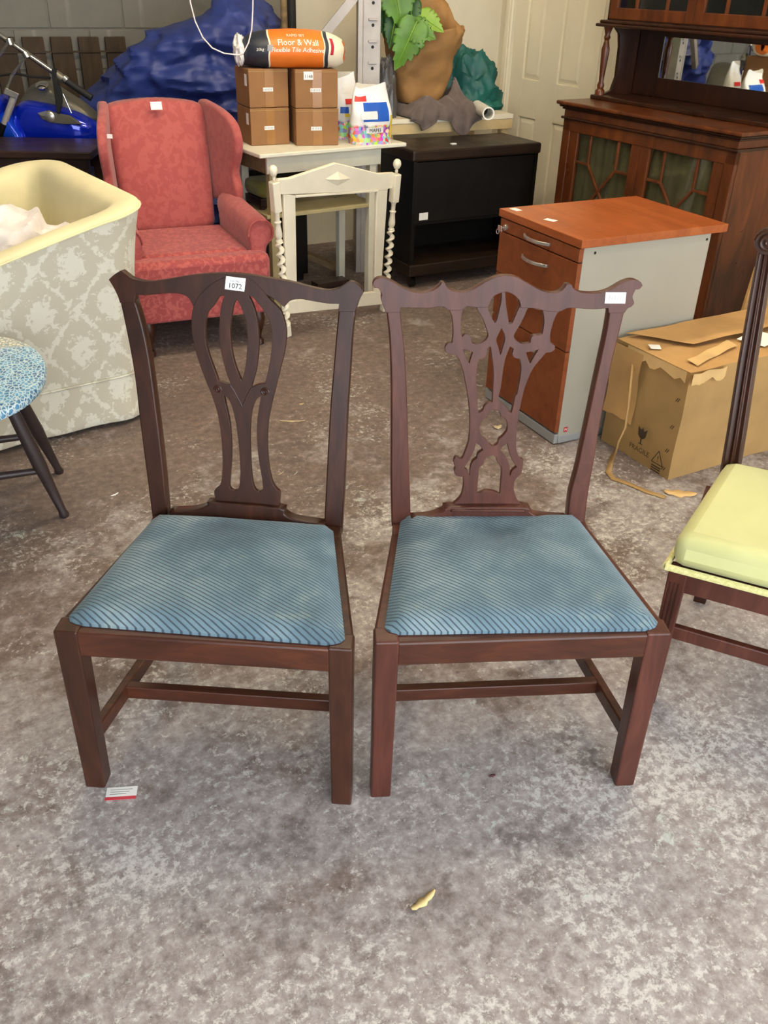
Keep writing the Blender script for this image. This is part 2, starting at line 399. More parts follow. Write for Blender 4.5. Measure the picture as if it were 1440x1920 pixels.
# ------------------------------------------------------------------ the room
AX = math.radians(30); ea, eb = R2(AX)
def AB(a, b, z=0): return ea*a+eb*b+Vector((0,0,z))
room_rot = AX
def room_obj(name, mb, mat, **kw):
    o = mb.build(name, mat, **kw); o.rotation_euler = (0,0,AX); return struct(o)
ADOOR, BCREAM, BGREY, ALEFT, BFRONT, HC = 3.8, 5.28, 6.35, -3.6, -1.6, 3.1
room_obj('floor', MB().box(ALEFT-.2, ADOOR+.2, BFRONT-3, BGREY+.2, -.12, 0), 'worn_painted_concrete')
bpy.data.objects['floor'].rotation_euler = (0,0,AX)
room_obj('ceiling', MB().box(ALEFT-.2, ADOOR+.2, BFRONT-.2, BGREY+.2, HC, HC+.15), 'ceiling_paint')
D0, D1 = 4.335, 5.15   # door opening along b
m = MB().box(ADOOR, ADOOR+.2, BFRONT, D0, 0, HC).box(ADOOR, ADOOR+.2, D1, BCREAM+.2, 0, HC).box(ADOOR, ADOOR+.2, D0, D1, 2.0, HC)
room_obj('wall_right', m, 'cream_painted_plaster')
room_obj('wall_back', MB().box(2.33, ADOOR+.2, BCREAM, BCREAM+.2, 0, HC).box(2.33, 2.5, BCREAM+.2, BGREY+.2, 0, HC), 'cream_painted_plaster')
wl = room_obj('wall_back_grey', MB().box(ALEFT-.2, 2.33, BGREY, BGREY+.2, 0, HC), 'mortar')
bw, bh = .44, .215; blk = None; k = 0
for r in range(3, 8):
    for c in range(0, 12):
        x = -2.6+c*(bw+.01)+(r % 2)*bw/2
        if x+bw > 2.33: continue
        if blk is None:
            blk = MB().box(0, bw, -.008, .05, 0, bh).build('block', 'grey_block', wl, bevel=.004); o = blk
        else:
            o = blk.copy(); COL.objects.link(o); o.parent = wl
        o.location = (x, BGREY, .05+r*(bh+.01)); k += 1
room_obj('wall_left', MB().box(ALEFT-.2, ALEFT, BFRONT, BGREY, 0, HC), 'grey_block')
room_obj('wall_front', MB().box(ALEFT-.2, -2.4, BFRONT-.2, BFRONT, 0, HC).box(3.4, ADOOR+.2, BFRONT-.2, BFRONT, 0, HC).box(-2.4, 3.4, BFRONT-.2, BFRONT, 2.85, HC), 'grey_block')
# door with six sunk panels
dr = bpy.data.objects.new('door_1', None); COL.objects.link(dr); dr.rotation_euler = (0,0,AX); dr['kind'] = 'structure'; dr['label'] = 'cream six-panel door behind the glazed cabinet'
xs = [(5.016, 4.842), (4.672, 4.468)]; zs = [(.12, .745), (.965, 1.62), (1.72, 1.9)]
m = MB(); x0, x1 = ADOOR+.012, ADOOR+.05; L_, R_ = D1-.008, D0+.008
for y0, y1 in ((xs[0][0], L_), (xs[1][0], xs[0][1]), (R_, xs[1][1])): m.box(x0, x1, y0, y1, .005, 1.985)
for (ya, yb) in xs:
    zz = .005
    for z0, z1 in zs: m.box(x0, x1, yb, ya, zz, z0); zz = z1
    m.box(x0, x1, yb, ya, zz, 1.985)
m.build('door_leaf', 'door_paint', dr, bevel=.003)
for (ya, yb) in xs:
    for z0, z1 in zs:
        q = MB(); e = .032; X0, X1 = x0+.014, x0+.004   # bevelled slope rising to a raised field
        q.add([(X0,yb,z0),(X0,ya,z0),(X0,ya,z1),(X0,yb,z1),(X1,yb+e,z0+e),(X1,ya-e,z0+e),(X1,ya-e,z1-e),(X1,yb+e,z1-e)],
              [(0,1,5,4),(1,2,6,5),(2,3,7,6),(3,0,4,7),(4,5,6,7)])
        q.build('panel', 'door_paint', dr)
m = MB()
for y0, y1 in ((D1, D1+.065), (D0-.065, D0)): m.box(ADOOR-.016, ADOOR, y0, y1, 0, 2.05).box(ADOOR-.024, ADOOR-.016, y0+.012, y1-.022, 0, 2.05)
m.box(ADOOR-.018, ADOOR, D0, D1, 2.0, 2.06)
room_obj('trim_1', m, 'door_paint', bevel=.003)
# ceiling lamps
for i, (a, b) in enumerate(((.7, 3.3), (1.9, 3.3), (2.2, 1.5))):
    t = thing('ceiling_lamp', ['warm strip lamp hanging over the pink armchair', 'warm strip lamp hanging over the sideboard corner', 'warm strip lamp hanging over the filing pedestal'][i], 'lamp', AB(a, b, HC), AX, 'strip lamps under the ceiling')
    MB().box(-.65, .65, -.05, .05, -.07, 0).build('housing', 'cabinet_grey', t, bevel=.004)
    MB().tube([(-.6,0,-.095), (.6,0,-.095)], .018, 10).build('tube', 'warm_tube', t)
    for s in (-1, 1): MB().box(s*.62-.015, s*.62+.015, -.02, .02, -.12, -.07).build('lampholder', 'paper_white', t)
# ------------------------------------------------------------------ the two side chairs
def T(ox, oy, s, pts): return [(ox+x/s, oy+y/s) for x, y in pts]
def side_chair(label, rail_z, FL, FR, BL, BR, plane, wd, parts, pad_px, pad_mat, leg_bot, post_thick):
    """FL.. outer seat-frame corners (world); plane = (origin, ex, ey, n) of the raked back; parts = traced outlines"""
    cen = (FL+FR+BL+BR)/4
    t = thing('side_chair', label, 'chair', (cen.x, cen.y, 0), 0)
    off = Vector((cen.x, cen.y, 0))
    def L(v): return Vector(v)-off
    O, ex, ey, n = plane
    Mp = frame(L(O), ex, ey)
    def pl(px):
        out = []
        for x, y in px:
            p = PP(x, y, O, n); d = p-Vector(O); out.append((d.dot(ex), d.dot(ey)))
        return out
    u = (FR-FL).normalized(); u.z = 0; v = Vector((-u.y, u.x, 0))
    lw = .047
    for i, (c, sx) in enumerate(((FL, 1), (FR, -1))):
        q = []
        for z, wdt in ((0, lw*.9), (rail_z, lw)):
            a = Vector((c.x, c.y, z))+v*.002
            ring = [a, a+u*sx*wdt, a+u*sx*wdt+v*wdt, a+v*wdt]
            q += [L(p) for p in (ring if sx > 0 else ring[::-1])]
        MB().hexa(q).build('front_leg', wd[1], t, bevel=.004)
    rh = .060; th = .03
    def rail(a, b, nm, inset, ext=0.0):
        a = Vector(a); b = Vector(b); d = (b-a).normalized(); nn = Vector((-d.y, d.x, 0)); a = a+nn*inset; b = b+nn*inset
        q = [L(Vector((p.x, p.y, z))) for z in (rail_z-rh, rail_z-.003) for p in (a, b, b+nn*th, a+nn*th)]
        MB().hexa(q).build(nm, 'mahogany_rail' if nm == 'front_rail' else wd[0], t, bevel=.005)
    rail(FL+u*lw*.9, FR-u*lw*.9, 'front_rail', .003); rail(FR+v*lw*.9, BR, 'side_rail', .001); rail(BL, FL+v*lw*.9, 'side_rail', .001); rail(BR, BL, 'back_rail', .004)
    # raked back
    for nm, key, tk, push, mt in (('top_rail', 'top', .024, 0.0, wd[2]), ('splat', 'splat', .014, -.003 if parts.get('splat_in') else .0015, wd[2])):
        me = flat_mesh([pl(q) for q in parts[key]], tk, .0008, Mp @ Matrix.Translation((0,0,push)))
        finish(me, nm, mt, t)
    for q in parts['posts']:
        finish(flat_mesh([pl(q)], post_thick, .003, Mp @ Matrix.Translation((0,0,-.001))), 'back_post', wd[0], t)
    finish(flat_mesh([pl(parts['shoe'])], .036, .003, Mp @ Matrix.Translation((0,0,.016))), 'splat_shoe', wd[0], t)
    if 'shoe_bead' in parts: finish(flat_mesh([pl(parts['shoe_bead'])], .03, .003, Mp @ Matrix.Translation((0,0,.022))), 'shoe_moulding', wd[2], t)
    # rear legs under the posts, raked to the floor
    rear = []
    for c, sx in ((BL, 1), (BR, -1)):
        top = Vector((c.x, c.y, rail_z))+u*sx*.02-v*.015; bot = Vector((c.x, c.y, 0))+u*sx*.02+v*.035
        MB().bar(L(bot), L(top), .036, .036, v, 0, .04, .042).build('rear_leg', wd[0], t, bevel=.003); rear.append((bot, top))
    # stretchers
    zz = .125; sl = []
    for c, sx, (bot, top) in ((FL, 1, rear[0]), (FR, -1, rear[1])):
        a = Vector((c.x, c.y, zz))+u*sx*lw*.5+v*lw*.5; k = zz/rail_z; b = bot.lerp(top, k)
        MB().bar(L(a), L(b), .02, .036).build('side_stretcher', 'mahogany_rail', t, bevel=.003); sl.append((a, b))
    a = sl[0][0].lerp(sl[0][1], parts['med']); b = sl[1][0].lerp(sl[1][1], parts['med'])
    MB().bar(L(a), L(b), .022, .034).build('cross_stretcher', 'mahogany_rail', t, bevel=.003)
    # drop-in seat pad
    c4 = [P(x, y, rail_z+.004) for x, y in pad_px]  # FL FR BR BL
    N = 22; mb = MB(); g = []
    for j in range(N+1):
        for i in range(N+1):
            s, r = i/N, j/N
            p = c4[0].lerp(c4[1], s).lerp(c4[3].lerp(c4[2], s), r)
            e = min(s, 1-s, r, 1-r); ed = 1-(1-min(1, e/.10))**2.4
            cr = max(0, 1-min(s, 1-s)/.03) * max(0, 1-min(r, 1-r)/.03)
            p = p+(c4[0].lerp(c4[2], .5)-p)*.035*cr
            z = .020*ed+.016*math.sin(PI*s)*math.sin(PI*r)+.0025*noise.noise(p*9)*ed
            if parts.get('dip'): z -= .012*math.exp(-((s-.48)**2+(r-.74)**2)/.012)
            g.append(L(p+Vector((0,0,z))))
    n1 = N+1
    mb.add(g, [(j*n1+i, j*n1+i+1, (j+1)*n1+i+1, (j+1)*n1+i) for j in range(N) for i in range(N)])
    rim = [i for i in range(n1)]+[j*n1+N for j in range(1, n1)]+[N*n1+i for i in range(N-1, -1, -1)]+[j*n1 for j in range(N-1, 0, -1)]
    lo = [Vector(g[i])-Vector((0,0,.03)) for i in rim]; o0 = len(mb.v); mb.v += [tuple(p) for p in lo]
    for k in range(len(rim)): k2 = (k+1) % len(rim); mb.f.append((rim[k], rim[k2], o0+k2, o0+k)); mb.m.append(0)
    mb.build('seat_pad', pad_mat, t, True)
    return t, Mp, pl, L
S1 = (180, 490, 1440/520)      # crop frames the outlines were read in: origin x, y, scale
A1 = (340, 500, 1440/220); A2 = (340, 720, 1440/220)
S2 = (680, 500, 1440/540); B1 = (820, 510, 6.0); B2 = (820, 730, 6.0)
RZ = .425
def back_plane(bl, br, top, zt):
    a = P(*bl, RZ); b = P(*br, RZ); c = P(*top, zt); ex = (b-a); ex.z = 0; ex.normalize(); v = c-a; ey = (v-ex*v.dot(ex)).normalized(); n = ex.cross(ey)
    return (a, ex, ey, n)
pL = back_plane((306, 966), (622, 986), (442, 530), .95)
partsL = {'med': .36,
 'top': [T(*S1, [(65,95),(95,68),(130,47),(155,66),(190,90),(260,105),(330,100),(420,85),(520,70),(640,62),(760,67),(880,84),(1000,105),(1120,136),(1200,150),(1260,140),(1320,105),(1365,125),(1390,160),(1365,205),(1346,262),(1258,262),(1262,221),(1200,219),(1120,206),(1060,196),(1010,204),(975,238),(930,200),(860,165),(750,152),(650,165),(570,200),(505,232),(480,190),(440,170),(380,165),(300,172),(240,176),(205,168),(200,215),(124,215),(112,180),(90,135)])],
 'splat': [T(*A1, [(140,520),(185,420),(250,320),(350,230),(450,165),(560,120),(700,97),(800,122),(900,190),(1000,290),(1080,390),(1150,460),(1215,530),(1245,600),(1275,700),(1290,820),(1280,960),(1255,1100),(1225,1220),(1195,1340),(1170,1440)])
   + T(*A2, [(1145,100),(1115,220),(1085,360),(1065,480),(1055,640),(1055,780),(1065,920),(1080,1050),(1100,1140),(1125,1225),(1170,1290),(1213,1335),(1205,1500),(425,1430),(405,1310),(465,1250),(490,1200),(500,1120),(507,1000),(505,880),(498,740),(485,600),(465,470),(440,340),(400,210),(365,110),(340,50)])
   + T(*A1, [(310,1420),(260,1290),(215,1160),(175,1030),(150,900),(130,800),(125,640)]),
  T(*A1, [(530,357),(490,360),(455,385),(425,435),(390,490),(330,555),(305,640),(295,760),(300,880),(310,970),(340,1080),(380,1190),(420,1300),(455,1400),(520,1420),(590,1450),(615,1470),(600,1420),(560,1320),(525,1200),(495,1080),(475,960),(465,820),(468,700),(478,560),(500,440)]),
  T(*A1, [(680,405),(715,450),(745,520),(775,600),(800,700),(810,820),(810,940),(805,1060),(795,1180),(775,1290),(742,1405),(700,1310),(660,1200),(630,1080),(610,960),(600,820),(603,720),(615,620),(630,520),(650,450)]),
  T(*A1, [(825,355),(870,440),(905,540),(930,650),(945,780),(952,900),(948,1020),(938,1150),(915,1290),(885,1400),(862,1485),(900,1460),(960,1440),(1030,1435),(1045,1370),(1065,1280),(1085,1180),(1100,1080),(1110,960),(1112,840),(1100,740),(1075,650),(1030,570),(985,500),(935,440),(880,375)]),
  T(*A2, [(520,140),(560,160),(600,220),(630,300),(655,400),(675,500),(690,620),(705,740),(715,860),(722,1000),(725,1100),(718,1200),(708,1270),(680,1305),(640,1308),(605,1285),(593,1240),(598,1150),(605,1050),(612,950),(615,820),(612,700),(605,580),(590,450),(565,330),(540,220)]),
  T(*A2, [(980,150),(940,170),(900,230),(870,310),(852,420),(845,540),(842,660),(845,780),(848,900),(855,1020),(865,1130),(880,1220),(905,1290),(950,1320),(985,1310),(1003,1280),(995,1190),(980,1090),(960,980),(945,870),(935,760),(928,640),(928,520),(938,400),(955,280)])],
 'posts': [T(*S1, [(122,200),(150,330),(180,480),(205,640),(225,820),(245,980),(265,1130),(292,1345),(372,1345),(352,1120),(335,960),(315,800),(294,640),(270,480),(238,330),(200,200)]),
           T(*S1, [(1348,245),(1330,400),(1318,600),(1305,800),(1297,1000),(1288,1200),(1276,1420),(1182,1400),(1190,1240),(1198,1080),(1207,900),(1218,720),(1232,560),(1245,400),(1260,245)])],
 'shoe': T(*S1, [(390,1285),(480,1283),(545,1272),(590,1252),(612,1240),(955,1268),(985,1300),(1040,1328),(1190,1352),(1190,1410),(380,1350)])}
cornL = [P(97, 1185, RZ), P(661, 1220, RZ), P(286, 969, RZ), P(640, 991, RZ)]
ch1, Mp1, pl1, L1 = side_chair('dark mahogany side chair with pierced loop splat, bearing the lot 1072 sticker', RZ, *cornL, pL, ('mahogany_dark', 'mahogany_brown', 'mahogany_dark'), partsL,
    [(120, 1166), (648, 1208), (624, 988), (292, 967)], 'blue_stripe_seat', 0, .032)
pR = back_plane((753, 982), (1075, 980), (950, 548), .95)
partsR = {'med': .40, 'splat_in': 1, 'dip': 1,
 'top': [T(*S2, [(50,90),(62,65),(95,55),(140,70),(200,105),(260,128),(310,130),(355,118),(385,95),(395,78),(412,80),(420,100),(450,120),(500,128),(545,118),(600,85),(660,55),(710,45),(770,52),(830,85),(890,118),(950,132),(985,125),(1010,105),(1020,88),(1045,90),(1055,110),(1100,130),(1180,132),(1240,115),(1300,80),(1350,65),(1388,75),(1400,95),(1385,112),(1365,115),(1350,150),(1358,180),(1345,200),(1325,210),(1310,232),(1230,232),(1228,208),(1150,213),(1060,208),(1020,210),(985,225),(910,222),(880,212),(830,208),(792,208),(788,185),(780,165),(755,142),(725,128),(695,130),(655,150),(640,175),(628,203),(570,205),(520,200),(500,217),(430,218),(400,200),(330,208),(250,206),(190,206),(188,230),(115,230),(92,165),(96,140),(80,110),(58,106)])],
 'splat': [T(*B1, [(138,330),(545,320),(575,230),(660,180),(748,165),(850,180),(945,240),(965,330),(1390,330),(1385,440),(1355,470),(1320,540),(1290,640),(1275,720),(1280,800),(1325,830),(1325,880),(1280,910),(1230,915),(1190,960),(1110,1050),(1050,1150),(1010,1250),(985,1320)])
   + T(*B2, [(950,140),(930,240),(910,350),(895,450),(892,560),(893,660),(910,740),(940,790),(970,790),(968,850),(955,920),(945,960),(890,1010),(870,1060),(865,1130),(885,1210),(920,1275),(970,1320),(150,1320),(215,1270),(265,1210),(290,1130),(297,1050),(285,990),(250,990),(205,970),(190,920),(205,885),(190,850),(188,800),(215,760),(250,790),(285,780),(330,670),(355,580),(368,450),(368,320),(360,200),(345,80)])
   + T(*B1, [(320,1260),(300,1150),(275,1070),(240,980),(200,930),(150,935),(95,905),(90,850),(120,805),(168,800),(180,700),(178,600),(165,500),(140,430)]),
  T(*B1, [(320,396),(285,460),(270,560),(268,650),(278,740),(310,705),(355,705),(385,750),(390,800),(440,815),(500,800),(550,765),(575,715),(560,660),(530,570),(490,490),(455,435),(448,392)]),
  T(*B1, [(578,425),(590,370),(620,300),(680,250),(728,230),(722,330),(700,430),(672,540),(650,578),(620,530),(595,470)]),
  T(*B1, [(768,230),(775,330),(785,420),(800,510),(812,588),(845,580),(880,500),(905,440),(925,400),(930,360),(910,305),(870,265),(830,235)]),
  T(*B1, [(1015,428),(985,500),(940,590),(905,650),(870,710),(870,745),(900,780),(960,810),(1050,800),(1060,740),(1100,712),(1150,712),(1185,700),(1203,600),(1205,520),(1190,445),(1175,400),(1100,400),(1040,405)]),
  T(*B1, [(725,638),(765,740),(740,850),(710,945),(690,850),(668,770),(700,690)]),
  T(*B1, [(290,878),(345,885),(402,908),(380,970),(362,1038),(345,1010),(310,930)]),
  T(*B1, [(1002,910),(1070,900),(1142,878),(1100,940),(1065,1000),(1045,1034),(1025,980)]),
  T(*B1, [(590,850),(560,870),(570,900),(540,970),(470,990),(455,1060),(440,1180),(445,1300),(452,1440)])+T(*B2, [(462,275),(515,240),(530,200),(570,160),(622,150)])+T(*B1, [(630,1300),(635,1150),(628,1040),(612,930),(605,850)]),
  T(*B1, [(822,845),(860,870),(845,930),(870,970),(930,985),(945,1060),(940,1160),(920,1280),(900,1380)])+T(*B2, [(880,80),(855,200),(836,275),(805,250),(790,220),(750,180),(692,112)])+T(*B1, [(718,1310),(735,1180),(750,1080),(770,980),(800,900)]),
  T(*B2, [(650,235),(700,255),(720,310),(770,340),(793,410),(780,480),(730,540),(695,570),(680,620),(630,650),(580,620),(550,570),(500,530),(475,450),(490,380),(530,335),(570,310),(590,260)]),
  T(*B2, [(440,612),(420,680),(380,770),(330,850),(296,892),(340,920),(370,985),(372,900),(400,820),(445,780),(460,730),(517,690),(480,640)]),
  T(*B2, [(792,612),(740,650),(710,690),(760,760),(800,820),(818,900),(818,990),(840,930),(897,880),(860,830),(825,750),(805,680)]),
  T(*B2, [(625,750),(665,770),(680,830),(720,880),(725,960),(715,1080),(708,1188),(640,1157),(540,1152),(453,1188),(455,1100),(465,980),(475,890),(520,850),(530,800),(570,765)])],
 'posts': [T(*S2, [(118,215),(132,330),(140,480),(143,640),(143,800),(142,1000),(143,1150),(146,1300),(241,1300),(238,1150),(232,1000),(228,850),(224,700),(218,560),(210,420),(197,300),(188,215)]),
           T(*S2, [(1312,220),(1285,330),(1255,450),(1230,570),(1205,700),(1180,830),(1160,960),(1135,1100),(1118,1220),(1108,1310),(1020,1300),(1035,1160),(1048,1100),(1075,1000),(1100,880),(1128,750),(1155,620),(1185,480),(1215,340),(1235,222)])],
 'shoe': T(*S2, [(240,1245),(330,1238),(400,1212),(440,1190),(800,1190),(830,1212),(880,1236),(1015,1246),(1015,1300),(235,1300)]),
 'shoe_bead': T(*S2, [(440,1196),(800,1198),(806,1210),(434,1208)])}
cornR = [P(703, 1207, RZ), P(1260, 1189, RZ), P(736, 986, RZ), P(1097, 976, RZ)]
ch2, Mp2, pl2, L2 = side_chair('reddish mahogany side chair with pierced gothic fretwork splat and eared top rail', RZ, *cornR, pR, ('mahogany_red', 'mahogany_red', 'mahogany_red'), partsR,
    [(720, 1186), (1242, 1178), (1080, 968), (752, 968)], 'blue_stripe_seat_second', 0, .030)
def sticker(parent, Mp, pl, px, mat='paper_white', push=.004, name='sticker', th=.0008):
    q = pl(px); me = flat_mesh([q], th, .0002, Mp @ Matrix.Translation((0,0,push)), False); return finish(me, name, mat, parent), q
st, q = sticker(ch1, Mp1, pl1, T(*A1, [(556,112),(797,142),(778,303),(538,272)]), push=.0045, name='lot_label')
cx = sum(p[0] for p in q)/4; cy = sum(p[1] for p in q)/4; an = math.atan2(q[1][1]-q[0][1], q[1][0]-q[0][0])
Ml = Mp1 @ Matrix.Translation((cx, cy, .0049)) @ Matrix.Rotation(an, 4, 'Z')
wl_ = (Vector(q[1])-Vector(q[0])).length
lettering('label_number', '1072', wl_*.36, Ml @ Matrix.Translation((0, -wl_*.12, 0)), 'ink_black', st)
lettering('label_heading', 'Lot No.', wl_*.17, Ml @ Matrix.Translation((0, wl_*.13, 0)), 'ink_grey', st)
st, q = sticker(ch2, Mp2, pl2, T(1040, 500, 8.0, [(765,382),(1073,384),(1055,552),(748,551)]), push=.001, name='paper_label')
cx = sum(p[0] for p in q)/4; cy = sum(p[1] for p in q)/4
for k in range(5):
    MB().tube([Mp2 @ Vector((cx-.014+.006*k, cy-.004, .0012)), Mp2 @ Vector((cx-.012+.006*k, cy+.005-(k % 2)*.003, .0012))], .0006, 5).build('pencil_mark', 'ink_grey', st)
def spiral(cx, cy, r, turns, sgn, Mp, parent, mat):
    pts = []
    for i in range(28):
        f = i/27; a = f*turns*2*PI; rr = r*(1-f*.8); pts.append(Mp @ Vector((cx+sgn*rr*math.cos(a), cy+rr*math.sin(a), .0025)))
    MB().tube(pts, .0022, 6).build('scroll_carving', mat, parent, True)
for X, Y, s in ((455, 65, -1), (1025, 95, 1)):
    q = pl1(T(*A2, [(X, Y), (X+48, Y)])); spiral(q[0][0], q[0][1], abs(q[1][0]-q[0][0]), 1.6, s, Mp1, ch1, 'mahogany_dark')
for pts in ([(600,1450),(650,1520),(690,1600),(750,1710)], [(862,1485),(820,1560),(790,1630),(752,1710)]):
    MB().tube([Mp1 @ Vector((x, y, .0015)) for x, y in pl1(T(*A1, pts))], .0014, 5).build('carved_line', 'mahogany_dark', ch1)
# ------------------------------------------------------------------ filing pedestal
u, v = R2(math.radians(-62.5))
o0 = P(1092, 451, .765)
org = o0-u*.504
t = thing('filing_pedestal', 'cherry-topped filing pedestal with grey sides, four drawers and bow handles', 'cabinet', (org.x, org.y, 0), math.radians(-62.5))
MB().box(0, .504, 0, .657, .737, .765).build('top_board', 'cherry_laminate', t, bevel=.002)
MB().box(.012, .03, .022, .592, .018, .737).box(.476, .494, .022, .592, .018, .737).box(.03, .476, .575, .592, .018, .737).box(.03, .476, .03, .575, .02, .04).build('carcass', 'cabinet_grey', t, bevel=.0015)
MB().box(.012, .494, .004, .022, .004, .042).box(.478, .497, .022, .595, .004, .034).box(.009, .028, .022, .595, .004, .034).build('plinth', 'plinth_grey', t, bevel=.002)
zs_ = [.733, .684, .530, .366, .046]
for i in range(4):
    z1, z0 = zs_[i], zs_[i+1]+.004
    d = MB().box(.012, .494, .003, .022, z0, z1).build('drawer', 'cherry_front', t, bevel=.002)
    zc = z1-.024 if i == 0 else z1-.05
    pts = [(.253+.078*k, .003-.024*(1-abs(k)**2.2)-.003, zc) for k in [x/6 for x in range(-6, 7)]]
    MB().loft([[(p[0], p[1]-.004, p[2]-.0055), (p[0], p[1]+.005, p[2]-.0055), (p[0], p[1]+.005, p[2]+.0055), (p[0], p[1]-.004, p[2]+.0055)] for p in pts]).build('handle', 'silver_metal', d, True, .001)
lk = MB().lathe([(.011, 0), (.011, .006), (.009, .008)], 14, Matrix.Translation((.052, .003, .706)) @ Matrix.Rotation(PI/2, 4, 'X')).build('lock', 'silver_metal', t)
MB().box(.035, .062, -.024, -.021, .694, .714).build('key', 'silver_metal', lk, bevel=.003)
MB().tube([(.052, -.004, .706), (.049, -.022, .705)], .002, 6).tube([(.036+.009*math.cos(a), -.0225, .690+.009*math.sin(a)) for a in [k*PI/6 for k in range(13)]], .0012, 5).build('key_ring', 'silver_metal', lk)
for x, y, a in ((.02, .03, .1), (.21, .05, .35)):
    MB().hexa([Matrix.Translation((x, y, .7652)) @ Matrix.Rotation(a, 4, 'Z') @ Vector(p) for p in [(0,0,0),(.045,0,0),(.045,.028,0),(0,.028,0),(0,0,.0006),(.045,0,.0006),(.045,.028,.0006),(0,.028,.0006)]]).build('price_sticker', 'paper_white', t)
s_ = MB().box(.494, .4947, .045, .062, .046, .066).build('maker_badge', 'logo_red', t)
lettering('badge_letter', 'N', .016, Matrix.Translation((.4951, .0535, .056)) @ Matrix.Rotation(PI/2, 4, 'Z') @ Matrix.Rotation(PI/2, 4, 'X'), 'print_white', s_)
for y, z in ((.07, .715), (.575, .715)): MB().lathe([(.005, 0), (.005, .0012)], 10, Matrix.Translation((.494, y, z)) @ Matrix.Rotation(PI/2, 4, 'Y')).build('screw_cap', 'black_matte', t)
# ------------------------------------------------------------------ glazed cabinet (dresser)
fr = P(1393, 249, .98); fl = P(1043, 187, .98); d = fr-fl; wD = d.length; th_ = math.atan2(d.y, d.x)
t = thing('china_cabinet', 'brown mahogany china cabinet with glazed astragal doors and mirrored back', 'cabinet', (fl.x, fl.y, 0), th_)
DP = .5
MB().box(0, wD, 0, DP, .962, .98).build('worktop', 'dresser_wood', t, bevel=.006)
MB().box(.012, wD-.012, .012, DP, .951, .962).box(.024, wD-.024, .024, DP, .940, .951).build('worktop_moulding', 'dresser_dark', t, bevel=.006)
X0, X1, Y0 = .035, wD-.035, .035
MB().box(X0, X1, Y0, DP, .908, .940).build('frieze', 'dresser_wood', t, bevel=.002)
MB().box(X0-.012, X1+.012, Y0-.012, DP, .896, .908).build('bead', 'dresser_dark', t, bevel=.004)
MB().box(X0, X0+.025, Y0+.02, DP, .0, .896).box(X1-.025, X1, Y0+.02, DP, .0, .896).box(X0, X1, DP-.02, DP, .05, .896).box(X0, X1, Y0+.01, DP, .05, .11).build('carcass', 'dresser_wood', t)
MB().box(X0, X0+.055, Y0, Y0+.03, 0, .896).box(X1-.055, X1, Y0, Y0+.03, 0, .896).box(X0, X1, Y0, Y0+.03, .84, .896).build('pilaster', 'dresser_wood', t, bevel=.004)
MB().box(X0-.01, X1+.01, Y0-.01, DP, 0, .07).build('base_plinth', 'dresser_dark', t, bevel=.004)
dw = (X1-X0-.11)/2
for k in range(2):
    a = X0+.055+k*dw; st_ = .06; z0, z1 = .09, .884; y0, y1 = Y0+.004, Y0+.026
    q = MB().box(a+.001, a+st_, y0, y1, z0, z1).box(a+dw-st_, a+dw-.001, y0, y1, z0, z1).box(a+st_, a+dw-st_, y0, y1, z0, z0+.065).box(a+st_, a+dw-st_, y0, y1, z1-.045, z1)
    dd = q.build('door', 'dresser_wood', t, bevel=.003)
    gx0, gx1, gz0, gz1 = a+st_, a+dw-st_, z0+.065, z1-.045; gw, gh = gx1-gx0, gz1-gz0
    MB().box(gx0-.004, gx1+.004, y0+.013, y0+.016, gz0-.004, gz1+.004).build('glass_pane', 'cabinet_glass', dd)
    G = lambda s, r: (gx0+s*gw, y0+.009, gz0+r*gh)
    for A_, B_ in (((.24,1),(.24,.80)), ((0,.80),(.24,.80)), ((.76,1),(.76,.80)), ((1,.80),(.76,.80)), ((.24,.80),(.76,.46)), ((.76,.80),(.24,.46)), ((0,.46),(.24,.46)), ((.24,.46),(.24,0)), ((1,.46),(.76,.46)), ((.76,.46),(.76,0))):
        MB().bar(G(*A_), G(*B_), .013, .012, (0,1,0)).build('astragal', 'dresser_wood', dd, bevel=.003)
    rows = []
    for i in range(41):
        s = i/40; rows.append([(gx0-.02+s*(gw+.04), y0+.026+.004*math.sin(s*46)+.003*math.sin(s*19+k), z) for z in (gz0-.03, gz1+.02)])
    MB().loft(rows, False, False).build('curtain', 'olive_curtain', dd, True)
YU = .245   # upper stage stands back from the worktop edge
MB().box(.015, wD-.015, YU-.03, DP, .98, 1.0).build('upper_base', 'dresser_dark', t, bevel=.004)
prof = [(.024,0),(.024,.02),(.016,.03),(.019,.045),(.012,.06),(.0135,.09),(.019,.17),(.021,.21),(.015,.235),(.011,.25),(.017,.262),(.012,.275),(.020,.30),(.024,.31)]
for x in (.045, wD-.045):
    MB().lathe(prof, 18, Matrix.Translation((x, YU+.005, 1.0))).build('column', 'dresser_wood', t, True)
    s = 1 if x < .5 else -1; xb = x+s*.0
    side = [(0,0),(.2,0),(.2,.31),(.025,.31),(.06,.28),(.075,.22),(.08,.08),(.06,.02)]
    MB().prism([(YU+.02+p*1.0, z) for p, z in side], Matrix.Translation((xb, 0, 1.0)) @ Matrix(((0,0,1,0),(1,0,0,0),(0,1,0,0),(0,0,0,1))), -.009, .009).build('side_bracket', 'dresser_dark', t)
MB().box(.03, wD-.03, DP-.02, DP, 1.0, 1.31).box(.03, .22, DP-.03, DP-.02, 1.0, 1.31).box(wD-.16, wD-.03, DP-.03, DP-.02, 1.0, 1.31).box(.22, wD-.16, DP-.03, DP-.02, 1.0, 1.09).box(.22, wD-.16, DP-.03, DP-.02, 1.275, 1.31).build('back_panel', 'dresser_dark', t, bevel=.003)
MB().box(.22, wD-.16, DP-.024, DP-.020, 1.09, 1.275).build('mirror', 'mirror_glass', t)
